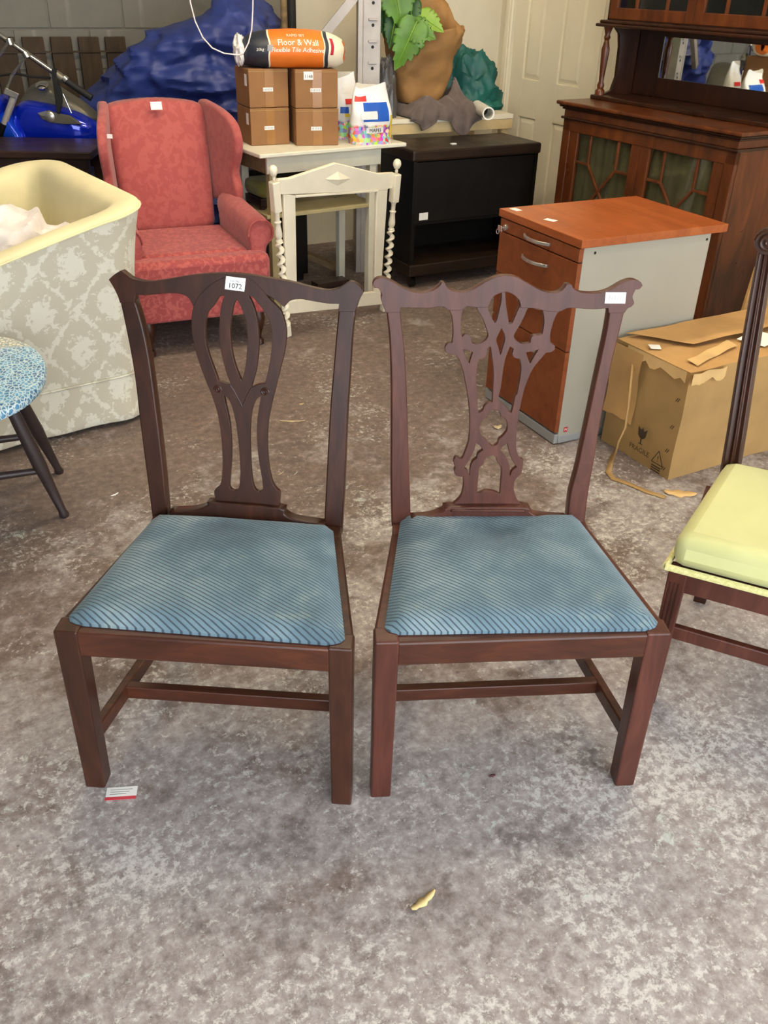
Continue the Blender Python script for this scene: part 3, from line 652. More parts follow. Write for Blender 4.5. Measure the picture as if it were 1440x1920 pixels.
MB().box(.0, wD, YU-.045, DP, 1.31, 1.325).box(.012, wD-.012, YU-.03, DP, 1.325, 1.34).build('upper_shelf', 'dresser_dark', t, bevel=.005)
UX0, UX1 = .035, wD-.035
MB().box(UX0, UX0+.02, YU, DP, 1.34, 1.95).box(UX1-.02, UX1, YU, DP, 1.34, 1.95).box(UX0, UX1, DP-.02, DP, 1.34, 1.95).box(UX0, UX1, YU, DP, 1.93, 1.95).box(UX0, UX1, YU, DP, 1.34, 1.355).build('upper_carcass', 'dresser_dark', t)
MB().box(UX0-.03, UX1+.03, YU-.03, DP, 1.95, 2.0).build('cornice', 'dresser_wood', t, bevel=.01)
dw = (UX1-UX0-.02)/2
for k in range(2):
    a = UX0+.01+k*dw; y0 = YU-.004; z0, z1 = 1.345, 1.94
    dd = MB().box(a+.001, a+.05, y0, y0+.022, z0, z1).box(a+dw-.05, a+dw-.001, y0, y0+.022, z0, z1).box(a+.05, a+dw-.05, y0, y0+.022, z0, z0+.05).box(a+.05, a+dw-.05, y0, y0+.022, z1-.05, z1).build('upper_door', 'dresser_wood', t, bevel=.003)
    MB().box(a+.046, a+dw-.046, y0+.012, y0+.015, z0+.046, z1-.046).build('glass_pane', 'cabinet_glass', dd)
    for s in (.28, .72): MB().box(a+.05+s*(dw-.1)-.006, a+.05+s*(dw-.1)+.006, y0+.002, y0+.014, z0+.05, z1-.05).build('astragal', 'dresser_wood', dd)
MB().box(UX0+.02, UX1-.02, YU+.16, YU+.17, 1.36, 1.93).build('inner_back', 'black_matte', t)
tg = MB().box(UX1-.04, UX1-.015, YU-.006, YU-.0045, 1.365, 1.39).build('paper_tag', 'paper_white', t)
# ------------------------------------------------------------------ dark sideboard on castors
a0 = P(775, 283, .73); b0 = P(1017, 267, .73); d = b0-a0; ws = d.length; ths = math.atan2(d.y, d.x)
t = thing('sideboard', 'black-brown low sideboard on castors with an open lower shelf', 'sideboard', (a0.x, a0.y, 0), ths)
DS = .38
MB().box(0, ws, 0, DS, .672, .73).build('top_board', 'sideboard_edge', t, bevel=.012)
MB().box(.012, .034, .01, DS-.01, .08, .672).box(ws-.034, ws-.012, .01, DS-.01, .08, .672).box(.034, ws-.034, DS-.025, DS-.01, .08, .672).build('side_panel', 'black_brown', t)
MB().box(.036, ws-.036, .012, .03, .36, .668).build('fall_front', 'black_brown', t, bevel=.002)
MB().box(.034, ws-.034, .02, DS-.02, .345, .358).build('inner_shelf', 'black_brown', t)
MB().box(.006, ws-.006, .0, DS-.01, .07, .135).build('bottom_board', 'sideboard_edge', t, bevel=.008)
for x in (.05, ws-.05):
    for y in (.05, DS-.06):
        MB().tube([(x-.012, y, .03), (x+.012, y, .03)], .03, 14).box(x-.008, x+.008, y-.008, y+.008, .05, .072).build('castor', 'black_gloss', t)
MB().box(.06, .115, .0108, .012, .372, .41).build('paper_label', 'paper_white', t)
MB().box(.3, .33, .1, .12, .7305, .736).build('paper_scrap', 'paper_white', t)
# bench behind it, carrying the heap of cloths
uu, vv = R2(ths); w0 = a0+vv*(DS+.02); w0.z = 0
t = thing('timber_bench', 'white-topped pine bench behind the dark sideboard', 'bench', (w0.x, w0.y, 0), ths)
MB().box(.035, ws+.08, 0, .42, .80, .825).build('bench_top', 'white_paint', t, bevel=.002)
MB().box(.035, ws+.08, .004, .03, .745, .80).build('front_rail', 'pine', t, bevel=.002)
for x in (.07, ws+.02):
    for y in (.02, .37): MB().box(x, x+.045, y, y+.045, 0, .80).build('leg', 'pine', t, bevel=.002)
BZ = .825
def bench(x, y, z=BZ): return w0+uu*x+vv*y+Vector((0,0,z))
# ------------------------------------------------------------------ white table with shelf
tz = .785; a1 = P(487, 290, tz); tht = math.radians(34.5)
t = thing('white_table', 'old white-painted side table with a lower shelf, stacked with cartons', 'table', (a1.x, a1.y, 0), tht)
TW, TD = .82, .47
MB().box(0, TW, 0, TD, tz-.018, tz).build('table_top', 'pale_table_paint', t, bevel=.004)
MB().box(.06, .70, .05, .066, tz-.10, tz-.018).build('apron', 'pale_table_paint', t, bevel=.002)
MB().box(.06, .70, TD-.066, TD-.05, tz-.10, tz-.018).build('apron', 'pale_table_paint', t)
MB().box(.06, .078, .066, TD-.066, tz-.10, tz-.018).build('apron', 'rough_timber', t); MB().box(.682, .70, .066, TD-.066, tz-.10, tz-.018).build('apron', 'pale_table_paint', t)
for x in (.078, .645):
    for y in (.066, TD-.104): MB().box(x, x+.038, y, y+.038, 0, tz-.018).build('leg', 'pale_table_paint' if x > .1 or y > .1 else 'khaki_wood', t, bevel=.002)
MB().box(.06, .70, .07, TD-.06, .475, .492).build('shelf', 'khaki_wood', t, bevel=.002)
tu, tv = R2(tht)
def tab(x, y, z=tz): return a1*1.0+tu*x+tv*y+Vector((0,0,z-tz))
# items under the table
t = thing('footstool', 'green upholstered footstool standing on the table shelf', 'stool', tab(.16, .28, .493), tht)
MB().box(-.07, .07, -.09, .09, .012, .05).build('stool_frame', 'old_table_wood', t, bevel=.004)
o = MB().box(-.075, .075, -.1, .1, .05, .13).build('cushion', 'green_cushion', t, True, .03)
for x in (-.06, .06):
    for y in (-.08, .08): MB().box(x-.01, x+.01, y-.01, y+.01, 0, .012).build('foot', 'old_table_wood', t)
for i, (px, py, L_, a, mt, lb) in enumerate(((640, 470, .2, 3.3, 'rough_timber', 'short sawn timber offcut leaning under the white table'), (590, 500, .2, .6, 'old_table_wood', 'dark brown timber offcut lying under the white table'))):
    p = P(px, py+45, 0); o = MB().bar((0,0,.03), (math.cos(a)*L_, math.sin(a)*L_, .03 if i else .12), .08, .03).build('timber_offcut', mt, bevel=.002); o.location = p; tag(o, lb, 'timber')
cp = tab(.42, .50, 0)  # made-up dark chest, added to deepen the shade behind the table
t = thing('shade_filler_chest', 'added dark chest deepening the shade behind the white table', 'chest', cp, tht)
MB().box(-.30, .10, 0, .20, .04, .60).build('chest_body', 'black_brown', t, bevel=.003)
MB().box(-.32, .12, -.012, .212, .60, .625).build('lid', 'black_brown', t, bevel=.005)
for x in (-.28, .03): MB().box(x, x+.05, .02, .07, 0, .04).build('foot', 'black_brown', t)
MB().box(-.13, -.09, -.018, 0, .50, .56).build('hasp', 'brass', t, bevel=.003)
# ------------------------------------------------------------------ leaning mirror frame with barley-twist posts
CR = (400, 220, 3.6)
f0 = P(539, 630, 0); f1 = P(718, 583, 0); tp = P(513, 318, .79)
ex = (f1-f0).normalized(); v_ = tp-f0; ey = (v_-ex*v_.dot(ex)).normalized(); nn = ex.cross(ey)
t = thing('mirror_frame', 'cream-painted empty mirror frame with barley-twist posts leaning on the white table', 'mirror frame', ((f0.x+f1.x)/2, (f0.y+f1.y)/2, 0))
offm = Vector(((f0.x+f1.x)/2, (f0.y+f1.y)/2, 0)); Mm = frame(f0-offm, ex, ey)
def plm(px):
    r = []
    for x, y in px:
        p = PP(x, y, f0, nn)-f0; r.append((p.dot(ex), p.dot(ey)))
    return r
for nm, q, tk, psh in (('crest', [(440,420),(520,412),(830,310),(1120,382),(1222,375),(1222,480),(1180,482),(1178,492),(480,522),(440,518)], .02, 0),
    ('stile', [(478,518),(556,530),(568,1240),(500,1262)], .018, -.002), ('stile', [(1108,494),(1180,482),(1128,1250),(1088,1190)], .018, -.002),
    ('bottom_rail', [(470,1250),(568,1235),(1090,1180),(1130,1190),(1142,1262),(470,1332)], .018, 0), ('moulding', [(556,528),(1112,490),(1112,502),(556,542)], .026, .004)):
    finish(flat_mesh([plm(T(*CR, q))], tk, .002, Mm @ Matrix.Translation((0,0,psh)), False), nm, 'white_paint', t)
dc = plm(T(*CR, [(750,418),(840,365),(930,412),(840,462),(840,414)]))
MB().add([Mm @ Vector((x, y, .001)) for x, y in dc[:4]]+[Mm @ Vector((dc[4][0], dc[4][1], .016))], [(0,1,4),(1,2,4),(2,3,4),(3,0,4),(3,2,1,0)]).build('diamond', 'white_paint', t)
for A_, B_ in (((402,345),(500,1475)), ((1242,300),(1150,1305))):
    q = plm(T(*CR, [A_, B_])); top, bot = Vector((*q[0], .0)), Vector((*q[1], .0)); ax = (top-bot).normalized(); Lp = (top-bot).length
    Mq = Mm @ frame(bot, Vector((ax.y, -ax.x, 0)), Vector((0,0,-1))); Mq = Mm @ frame(bot, Vector((0,0,1)).cross(ax), Vector((0,0,1)).cross(ax).cross(ax)*-1)
    Mq = Mm @ frame(bot, Vector((0,0,1)), ax.cross(Vector((0,0,1))))   # local z along the post
    if (Mq.to_3x3() @ Vector((0,0,1))).dot(Mm.to_3x3() @ ax) < 0: Mq = Mm @ frame(bot, ax.cross(Vector((0,0,1))), Vector((0,0,1)))
    z1 = Lp
    MB().lathe([(.006, z1-.05),(.008, z1-.042),(.006, z1-.034),(.012, z1-.03),(.0185, z1-.018),(.0195, z1-.008),(.0165, z1+.004),(.010, z1+.011),(.002, z1+.0135)], 16, Mq).build('finial', 'white_paint', t, True)
    s = .019; MB().hexa([Mq @ Vector(p) for p in [(-s,-s,z1-.19),(s,-s,z1-.19),(s,s,z1-.19),(-s,s,z1-.19),(-s,-s,z1-.055),(s,-s,z1-.055),(s,s,z1-.055),(-s,s,z1-.055)]]).build('post_block', 'white_paint', t, bevel=.005)
    MB().lathe([(.016, z1-.19),(.011, z1-.2),(.011, z1-.23),(.017, z1-.235),(.012, z1-.245),(.013, z1-.26),(.017, z1-.29),(.016, z1-.305),(.010, z1-.315),(.016, z1-.322),(.016, z1-.328)], 16, Mq).build('turned_collar', 'white_paint', t, True)
    rings = []; zb = .06; n_ = 90
    for i in range(n_+1):
        f = i/n_; z = zb+(z1-.328-zb)*f; ph = f*2*PI*9
        rings.append([Mq @ Vector(((.0125+.0045*math.cos(2*PI*k/12-ph))*math.cos(2*PI*k/12)+.0045*math.cos(ph), (.0125+.0045*math.cos(2*PI*k/12-ph))*math.sin(2*PI*k/12)+.0045*math.sin(ph), z)) for k in range(12)])
    MB().loft(rings).build('twist_post', 'white_paint', t, True)
    s = .016; MB().hexa([Mq @ Vector(p) for p in [(-s,-s,0),(s,-s,0),(s,s,0),(-s,s,0),(-s,-s,.06),(s,-s,.06),(s,s,.06),(-s,s,.06)]]).build('foot_block', 'white_paint', t, bevel=.004)
# ------------------------------------------------------------------ cartons and sacks on the table
ux, vx = R2(math.radians(8))
bs = .170; cartons = []
for i, (px, py, lev, yaw, lb) in enumerate(((472, 274, 0, 27, 'brown carton, bottom one of the stack nearer the pink armchair'), (556, 274, 0, 17, 'brown carton at the bottom of the stack beside the grout bags'), (472, 274, 1, 27, 'brown carton on top of the stack nearer the pink armchair'), (556, 274, 1, 20, 'brown carton with a lot sticker, on top beside the grout bags'))):
    p = P(px, py, tz); t = thing('carton', lb, 'box', (p.x, p.y, tz+lev*(bs*.97+.002)), math.radians(yaw), 'brown cartons on the white table')
    w_ = .195 if i % 2 == 0 else .208; h_ = bs*.97
    mb = MB(); N = 6
    for f in range(1):
        mb.box(0, w_, 0, .20, 0, h_)
    body = mb.build('box_body', 'carton_brown', t, bevel=.004)
    MB().box(w_*.4, w_*.62, -.0008, .0, .002, h_-.002).box(w_*.4, w_*.62, 0, .19, h_, h_+.0006).build('tape', 'packing_tape', t)
    MB().box(0.0, w_, -.0012, -.0004, h_-.012, h_-.009).build('flap_seam', 'cardboard_olive', t)
    st_ = MB().box(w_*.35, w_*.6, -.0018, -.001, h_*.42, h_*.52).build('barcode_label', 'bag_white', t)
    for k in range(6): MB().box(w_*(.365+.038*k), w_*(.365+.038*k)+.003, -.0024, -.0018, h_*.44, h_*.5).build('barcode_bar', 'ink_grey', st_)
    if i in (0, 2): MB().box(-.0012, 0, .03, .06, h_*.55, h_*.85).build('side_label', 'bag_white', t)
    if i == 3:
        s_ = MB().box(w_*.2, w_*.42, -.0026, -.0018, h_*.74, h_*.95).build('lot_label', 'paper_white', t)
        lettering('label_number', '1148', .02, Matrix.Translation((w_*.31, -.0030, h_*.82)) @ Matrix.Rotation(PI/2, 4, 'X'), 'ink_black', s_)
ztop = tz+2*(bs*.97+.002)
# adhesive sack: pillow along the table, slightly drooping ends
sc_ = P(471, 273, tz); sy = sc_.y+.11; bl_ = PY(452, 88, sy); br_ = PY(643, 85, sy); ln = (br_-bl_).length; yaw = math.radians(14)
c_ = (bl_+br_)/2
t = thing('adhesive_sack', 'orange and navy sack of tile adhesive lying across the cartons', 'sack', (c_.x, c_.y+.02, ztop), yaw)
def sack(s, th, push=0):    # s in 0..1 along, th angle ; flattened pillow
    e = (1-abs(2*s-1)**3.2)**.5; ry = .105*e+.012; rz = .084*(.35+.65*e); x = (s-.5)*ln*1.04
    k = 1+.02*noise.noise(Vector((s*7, math.cos(th)*2, math.sin(th)*2)))
    cz = .076-.012*(abs(2*s-1)**2); z = cz+math.sin(th)*(rz+push)*k; 
    return Vector((x+.003*math.sin(5*th), math.cos(th)*(ry+push)*k, max(z, .001)))
cuts = [(0, .03, 'bag_white'), (.03, .25, 'bag_navy'), (.25, .265, 'bag_cream'), (.265, .765, 'bag_orange'), (.765, .775, 'bag_cream'), (.775, .81, 'bag_navy'), (.81, .97, 'bag_cream'), (.97, 1.0, 'bag_orange')]
mb = MB(); mats_ = ['bag_white', 'bag_navy', 'bag_cream', 'bag_orange']; prev = None
ss = []
for a, b, m_ in cuts:
    k = max(1, int((b-a)*40)); ss += [(a+(b-a)*i/k, a+(b-a)*(i+1)/k, m_) for i in range(k)]
for a, b, m_ in ss:
    ra = [sack(a, 2*PI*k/28) for k in range(28)]; rb = [sack(b, 2*PI*k/28) for k in range(28)]
    mb.loft([ra, rb], True, False, mats_.index(m_))
mb.build('sack_body', mats_, t, True)
blob('crumpled_end', 'bag_white', t, (-.52*ln, 0, .07), (.024, .055, .055), 5, .4, 2.2, 40, 24)
def sack_text(s, size, u0, th0, mat='print_white', rot=False):
    me = text_mesh(s, size)
    for v in me.vertices:
        x, y = v.co.x, v.co.y
        if rot: x, y = -y, x
        p = sack(u0+x/(ln*1.04), th0-y/.082*-1*1.0 if False else th0-y/.082, .0015+v.co.z); v.co = p
    return me
ths0 = 1.5*PI+.0
def sack_front(s, size, u0, elev, mat='print_white', rot=False):
    me = text_mesh(s, size)
    for v in me.vertices:
        x, y = v.co.x, v.co.y
        if rot: x, y = -y, x
        v.co = sack(u0+x/(ln*1.04), PI-(elev+y/.085)+0.0, .0018+v.co.z) if False else sack(u0+x/(ln*1.04), 2*PI-PI+0.0-(elev+y/.085), .0018+v.co.z)
        v.co.y = -abs(v.co.y)
    finish(me, 'sack_lettering', mat, t)
sack_front('Floor & Wall', .036, .52, .40); sack_front('Flexible Tile Adhesive', .028, .52, .04); sack_front('RAPID SET', .018, .51, .78); sack_front('20kg', .018, .17, .10)
mb = MB()
g = [[sack(.83+.03*i, PI-(-.15+.95*j/8), .0016) for i in range(2)] for j in range(9)]
for r in g:
    for p in r: p.y = -abs(p.y)
mb.loft(g, False, False); mb.build('sack_badge', 'logo_red', t)
mb = MB(); g = [[sack(.235+.05*i, PI-(.02+.3*j/3), .002) for i in range(2)] for j in range(4)]
for r in g:
    for p in r: p.y = -abs(p.y)
mb.loft(g, False, False); mb.build('clear_tape', 'ink_grey', t)
# grout bags
def grout_bag(px, py, w_, h_, yaw, lb, printm, lean, tall):
    p = P(px, py, tz); t = thing('grout_bag', lb, 'bag', (p.x, p.y, tz), yaw, 'bags of grout on the white table')
    rings = []; n_ = 24
    def sh(f, th):
        e = 1-(max(0, f-.4)/.6)**1.5*.28; d_ = .05*(1-f**1.5)+.008; c, s = math.cos(th), math.sin(th)
        x = w_/2*e*math.copysign(abs(c)**.6, c); y = d_*math.copysign(abs(s)**.8, s)
        nz = noise.noise(Vector((x*22, y*22, f*5+px)))*.006
        return Vector((x+lean*f*f+nz, y+nz+.01*math.sin(f*9), h_*f*(1+.05*math.sin(th*2+px)*(f > .8))))
    for i in range(19): rings.append([sh(i/18, 2*PI*k/n_) for k in range(n_)])
    mb = MB().loft(rings, True, True); mb.build('bag_body', printm, t, True)
    def patch(nm, mt, x0, x1, f0, f1, push=.002):
        g = []
        for j in range(7):
            f = f0+(f1-f0)*j/6; row = []
            for i in range(9):
                xx = x0+(x1-x0)*i/8; c = max(-.98, min(.98, xx)); cth = math.copysign(abs(c)**(1/.6), c); th = 2*PI-math.acos(cth)
                q = sh(f, th); q.y -= push; row.append(q)
            g.append(row)
        return MB().loft(g, False, False).build(nm, mt, t, True)
    if tall:
        patch('blue_panel', 'bag_blue', -.75, -.1, .42, .52); patch('red_panel', 'bag_red', -.3, .55, .56, .64); patch('tile_print', 'grout_bag_print_tall', -.5, .2, .72, .92)
        patch('yellow_mark', 'bag_yellow', -.4, -.05, .36, .41, .003)
    else:
        patch('blue_panel', 'bag_blue', -.55, .72, .40, .72); patch('text_block', 'bag_white', -.7, .1, .44, .58, .004); patch('red_corner', 'bag_red', -.95, -.35, .74, .86); patch('yellow_strip', 'bag_yellow', .8, .93, .1, .5)
        lb_ = patch('brand_plate', 'bag_white', -.42, .42, .20, .30, .006)
        q = sh(.25, 1.5*PI); lettering('brand_lettering', 'MAPEI', .024, Matrix.Translation((q.x, q.y-.012, q.z)) @ Matrix.Rotation(PI/2, 4, 'X'), 'ink_black', lb_)
        q = sh(.33, 1.5*PI); lettering('weight_lettering', '5kg', .016, Matrix.Translation((q.x-.05, q.y-.006, q.z)) @ Matrix.Rotation(PI/2, 4, 'X'), 'ink_black', lb_)
grout_bag(650, 258, .14, .29, .45, 'crumpled tall grout bag pressed against the cartons', 'grout_bag_print', -.01, True)
grout_bag(694, 268, .225, .26, .5, 'blue and white grout bag with mosaic tile print at the table edge', 'grout_bag_print', .0, False)
# ------------------------------------------------------------------ rack upright, pipes, wire
rp = PY(692, 100, 5.2); t = thing('rack_upright', 'grey slotted steel racking upright behind the white table', 'racking', (rp.x, rp.y, 0), math.radians(12))
MB().box(-.06, .06, 0, .004, 0, 2.4).box(-.06, -.056, 0, .06, 0, 2.4).box(.056, .06, 0, .06, 0, 2.4).box(-.035, -.03, -.004, 0, 0, 2.4).build('post', 'steel_grey', t, bevel=.002)
for k in range(22):
    z = .2+k*.1; MB().box(-.005, .04, -.010, .0, z, z+.012).build('tab', 'steel_grey', t, bevel=.002); MB().lathe([(.008, 0), (.008, .0012)], 10, Matrix.Translation((.018, -.001, z-.02)) @ Matrix.Rotation(PI/2, 4, 'X')).build('slot', 'black_matte', t)
MB().bar((-.05, .03, 1.43), (-.42, .06, 1.02), .03, .045).build('brace', 'steel_grey', t)
for i, (px, mt, lb) in enumerate(((533, 'rough_timber', 'brown vertical conduit on the wall behind the sack'), (547, 'black_matte', 'dark vertical pipe on the wall behind the sack'))):
    p = PY(px, 30, 5.55); o = MB().tube([(0,0,0), (0,0,2.6)], .02 if i == 0 else .024, 12).build('wall_pipe', mt, None, True); o.location = (p.x, p.y, 0); tag(o, lb, 'pipe')
pts = [PY(x, y, 4.35) for x, y in ((352,-40),(357,5),(366,40),(380,70),(398,90),(420,100),(448,103))]
q = [Vector(p) for p in pts]; sm = []
for i in range(len(q)-1):
    for k in range(5): sm.append(q[i].lerp(q[i+1], k/5))
sm.append(q[-1]); sm += [PY(456, 100, 4.42), PY(466, 80, 4.43), PY(472, 55, 4.43), PY(474, 20, 4.43), PY(475, -60, 4.43)]
sm = [Vector((sm[0].x, sm[0].y, HC))]+sm+[Vector((sm[-1].x, sm[-1].y, HC))]   # both ends tied up at the ceiling
tag(MB().tube(sm, .003, 6).build('hanging_cord', 'cord_white', None, True), 'thin white cord looping down beside the orange sack', 'cord')
# ------------------------------------------------------------------ cloth heap, paper bag, plant
pb = PY(785, 190, bench(.35, .17).y)     # where the paper bag stands on the blanket
bx, by = (pb-w0).dot(uu), (pb-w0).dot(vv); bagz = pb.z-BZ
def blanket_h(x, y):
    w1 = x+.35*y; ridge = lambda c, wd, h: h*math.exp(-((w1-c)/wd)**2)
    h = .035+.05*math.exp(-((x-.30)/.12)**2)+.135*math.exp(-((x-.535)/.085)**2-((y-.13)/.13)**2)
    h += .016*math.sin(w1*46+3*noise.noise(Vector((x*6, y*6, 1))))*(.4+.6*math.exp(-((x-.52)/.14)**2))+.012*math.sin(x*21-y*38+2*noise.noise(Vector((x*5, y*5, 4))))+.012*noise.noise(Vector((x*16, y*16, 2)))
    e = min(1, max(0, min(x-.20, .655-x)/.05)); h = .006+max(0, h)*e**.6
    d = math.hypot((x-bx)/.165, (y-by)/.125)
    if d < 1.25: h = min(h, bagz-.010+max(0, d-1)*.3)
    return max(.006, h)
rows = []; NX = 90; cols = [.20+.455*i/NX for i in range(NX+1)]
for k in range(41): rows.append([(x, .29-.30*k/40*(1.0), BZ+blanket_h(x, .29-.30*k/40)) for x in cols])
for k in range(1, 15):                    # the front edge spills over the bench rail
    f = k/14; row = []
    for x in cols:
        L_ = .095*math.exp(-((x-.545)/.075)**2)+.055*math.exp(-((x-.285)/.05)**2)+.006
        h0 = blanket_h(x, -.01); z = h0*(1-f)**1.5-(L_)*f+.0; row.append((x+.012*f*math.sin(x*60), -.016-.014*math.sin(PI*min(1, f*1.2)/1.2)-.008*(1+math.sin(x*75+f*2))*f, BZ+z*1.0))
    rows.append(row)
o = MB().loft(rows, False, False).build('blanket', 'grey_blanket', None, True); sd_ = o.modifiers.new('thick', 'SOLIDIFY'); sd_.thickness = .004; sd_.offset = 1
o.location = (w0.x, w0.y, 0); o.rotation_euler = (0,0,ths); tag(o, 'rumpled speckled grey blanket spilling over the edge of the pine bench', 'blanket')
o = blob('dark_sack', 'dark_plastic', None, (0,0,0), (.06, .08, .28), 8, .20, 1.7, 80, 50, 0, None, True); o.location = bench(.115, .12); tag(o, 'dark grey crumpled plastic sack beside the racking upright', 'sack')
o = blob('pale_sack', 'bag_white', None, (0,0,0), (.07, .06, .30), 12, .22, 3.0, 70, 40, 0); o.location = bench(.13, .345); tag(o, 'pale crumpled plastic sack behind the dark sack on the bench', 'sack')
o = blob('green_sheet', 'tarp_green', None, (0,0,0), (.19, .09, .27), 21, .34, 1.7, 120, 60, 0, None, True); o.location = bench(.76, .315, BZ+.001); tag(o, 'bunched dark green plastic sheet in the corner by the door', 'sheet')
pc = P(916, 213, BZ+.037); t = thing('roll_tube', 'white hollow tube end poking out below the green sheet', 'tube', pc, math.radians(98))
mb = MB(); mb.loft([[(x, r*math.cos(2*PI*k/20), r*math.sin(2*PI*k/20)) for k in range(20)] for x, r in ((.30, .034), (0, .034), (0, .027), (.30, .027))], True, False); mb.build('tube_wall', 'pipe_white', t, True); 
MB().lathe([(.0265, 0), (.0265, .002)], 20, Matrix.Translation((.14, 0, 0)) @ Matrix.Rotation(PI/2, 4, 'Y')).build('tube_dark', 'black_matte', t)
t = thing('paper_bag', 'tall crumpled brown kraft paper bag holding a plant', 'bag', pb, ths)
rings = []; n_ = 64; Hb = .36
for j in range(25):
    f = j/24; ring = []; hw = .115+.085*f**.7; hd = .075+.05*f
    for k in range(n_):
        a = 2*PI*k/n_; c, s = math.cos(a), math.sin(a); x = hw*math.copysign(abs(c)**.55, c); y = hd*math.copysign(abs(s)**.55, s)
        q = Vector((x, y, Hb*f)); e = fold(q, 4, 9.0)*.16*(.3+f)
        edge = f**4*(.16*max(0, s)+.10*max(0, -c)*.3+.04*noise.noise(Vector((c*2, s*2, 3))))   # the far side stands higher than the near lip
        ring.append((x*(1+e)+.015*f, y*(1+e*1.6), Hb*f+edge*1.3+.02*c*f))
    rings.append(ring)
mb = MB().loft(rings, True, False); mb.f.append(tuple(range(n_-1, -1, -1))); mb.m.append(0)
o = mb.build('bag_wall', 'kraft_paper', t, True); so = o.modifiers.new('thick', 'SOLIDIFY'); so.thickness = .002
t2 = thing('cheese_plant', 'green swiss cheese plant leaning out of the kraft paper bag', 'plant', pb+Vector((0,0,.01)))
MB().lathe([(.055, 0), (.07, .10), (.062, .10), (.05, .02)], 18).build('pot', 'black_matte', t2)
offp = pb+Vector((0,0,.01))
def monstera(b, tip, W_, mat, seed, nrm=(.15, -1, .35), droop=.25):
    b = Vector(b); tip = Vector(tip); L_ = (tip-b).length; y = (tip-b).normalized(); z = Vector(nrm); x = y.cross(z).normalized(); z = x.cross(y); m = Matrix.Identity(4)
    for i in range(3): m[i][0] = x[i]; m[i][1] = y[i]; m[i][2] = z[i]; m[i][3] = b[i]
    rr = random.Random(seed); half = [(0, .06), (.2, -.05), (.38, .0), (.48, .12)]; nl = 5
    for i in range(nl):
        yy_ = .2+.15*i; w = .5*math.sin(PI*(.36+.58*(i+.5)/nl))+.02; half += [(w, yy_), (w*.97, yy_+.10), (w*(.68+.12*rr.random()), yy_+.088)]
    half += [(.1, .96), (0, 1.06)]
    N = 6; verts = []
    for hx, hy in half:
        for i in range(2*N+1):
            gx = -hx+hx*i/N; zz_ = -droop*hy*hy+.35*abs(gx)-.5*gx*gx+.03*math.sin(hy*16+seed)*abs(gx); verts.append(m @ Vector((gx*W_*2, hy*L_, zz_*L_)))
    n1 = 2*N+1; o = MB().add(verts, [(j*n1+i, j*n1+i+1, (j+1)*n1+i+1, (j+1)*n1+i) for j in range(len(half)-1) for i in range(2*N)]).build('leaf', mat, t2, True)
    sd_ = o.modifiers.new('thick', 'SOLIDIFY'); sd_.thickness = .0015
    MB().tube([m @ Vector((0, yy_*L_, -droop*yy_*yy_*L_+.004)) for yy_ in (0, .25, .5, .75, 1.0)], [.004, .0035, .003, .002, .001], 6).build('leaf_rib', 'leaf_lime', o)
    MB().tube([(0, 0, .08), Vector((b.x*.4, b.y*.4+.02, b.z*.6)), b], [.007, .006, .004], 7).build('stem', 'leaf_dark', t2, True)
YL = pb.y-.18
for bp, tp_, W_, mt, sd, dy in (((735,-42),(757,46),.105,'leaf_green',1,-.02), ((782,40),(744,124),.085,'leaf_green',2,-.05), ((770,52),(812,66),.07,'leaf_green',8,-.03), ((786,30),(828,52),.06,'leaf_lime',4,.02), ((742,30),(732,84),.055,'leaf_dark',5,.0), ((722,10),(722,64),.05,'leaf_dark',6,.03), ((768,0),(776,58),.06,'leaf_dark',7,.04), ((765,-60),(772,12),.07,'leaf_dark',9,.03)):
    monstera(PY(*bp, YL+dy+.03)-offp, PY(*tp_, YL+dy-.03)-offp, W_, mt, sd)
# ------------------------------------------------------------------ tarpaulin heap, boards, motorcycle, dark table
def tshape(d): return 1+.22*max(0, d.x)*(1 if d.z > 0 else 0)-.10*max(0, -d.x)*max(0, d.z)
tc = PY(370, 120, 5.58)
mb = MB(); rings = []; nu, nv = 200, 40
prof_px = [(168, 215, 520, 1.0), (172, 178, 520, 1.0), (188, 145, 520, 1.0), (215, 110, 520, .98), (250, 85, 522, .95), (300, 58, 524, .9), (345, 40, 522, .8), (385, 25, 516, .7), (400, 8, 506, .6), (412, -8, 492, .45), (430, -20, 470, .25), (448, -26, 455, .06)]
for (xl, y, xr, dp) in [(168, 560, 520, 1.0), (166, 420, 520, 1.02), (166, 300, 520, 1.02)]+prof_px:
    A_ = PY(xl, min(y, 260), 5.58); B_ = PY(xr, min(y, 260), 5.58); z = A_.z if y <= 260 else max(.0, P(300, y, 0).z)
    z = A_.z if y <= 260 else {300: .62, 420: .3, 560: 0.0}[y]
    cx = (A_.x+B_.x)/2; hw = (B_.x-A_.x)/2; ring = []
    for k in range(nu):
        a = 2*PI*k/nu; c, s = math.cos(a), math.sin(a); x = hw*math.copysign(abs(c)**.8, c); yy = .36*dp*math.copysign(abs(s)**.8, s)
        ring.append(Vector((cx+x, 5.58+yy, z)))
    rings.append(ring)
fine = []
for i in range(len(rings)-1):
    for k in range(9): fine.append([rings[i][j].lerp(rings[i+1][j], k/9) for j in range(nu)])
fine.append(rings[-1])
for r in fine:
    for p in r:
        d = Vector((p.x-tc.x, (p.y-5.58), 0)); d = d.normalized() if d.length > 1e-6 else Vector((0,0,1))
        e = .15*fold((p.x*.7+p.z*1.2, p.y*.6, p.z*1.4-p.x*.5), 2, 2.1)+.05*fold((p.x*1.5, p.y, p.z*.7+p.x*.4), 9, 3.6)-.09
        if d.y < .3: p += d*e+Vector((0, -.02, 0))
        p.z = max(0, p.z)
mb.loft(fine, True, True); o = mb.build('tarpaulin_heap', 'tarp_blue', None, True); tag(o, 'blue tarpaulin draped over a tall bulky load behind the pink armchair', 'tarpaulin')
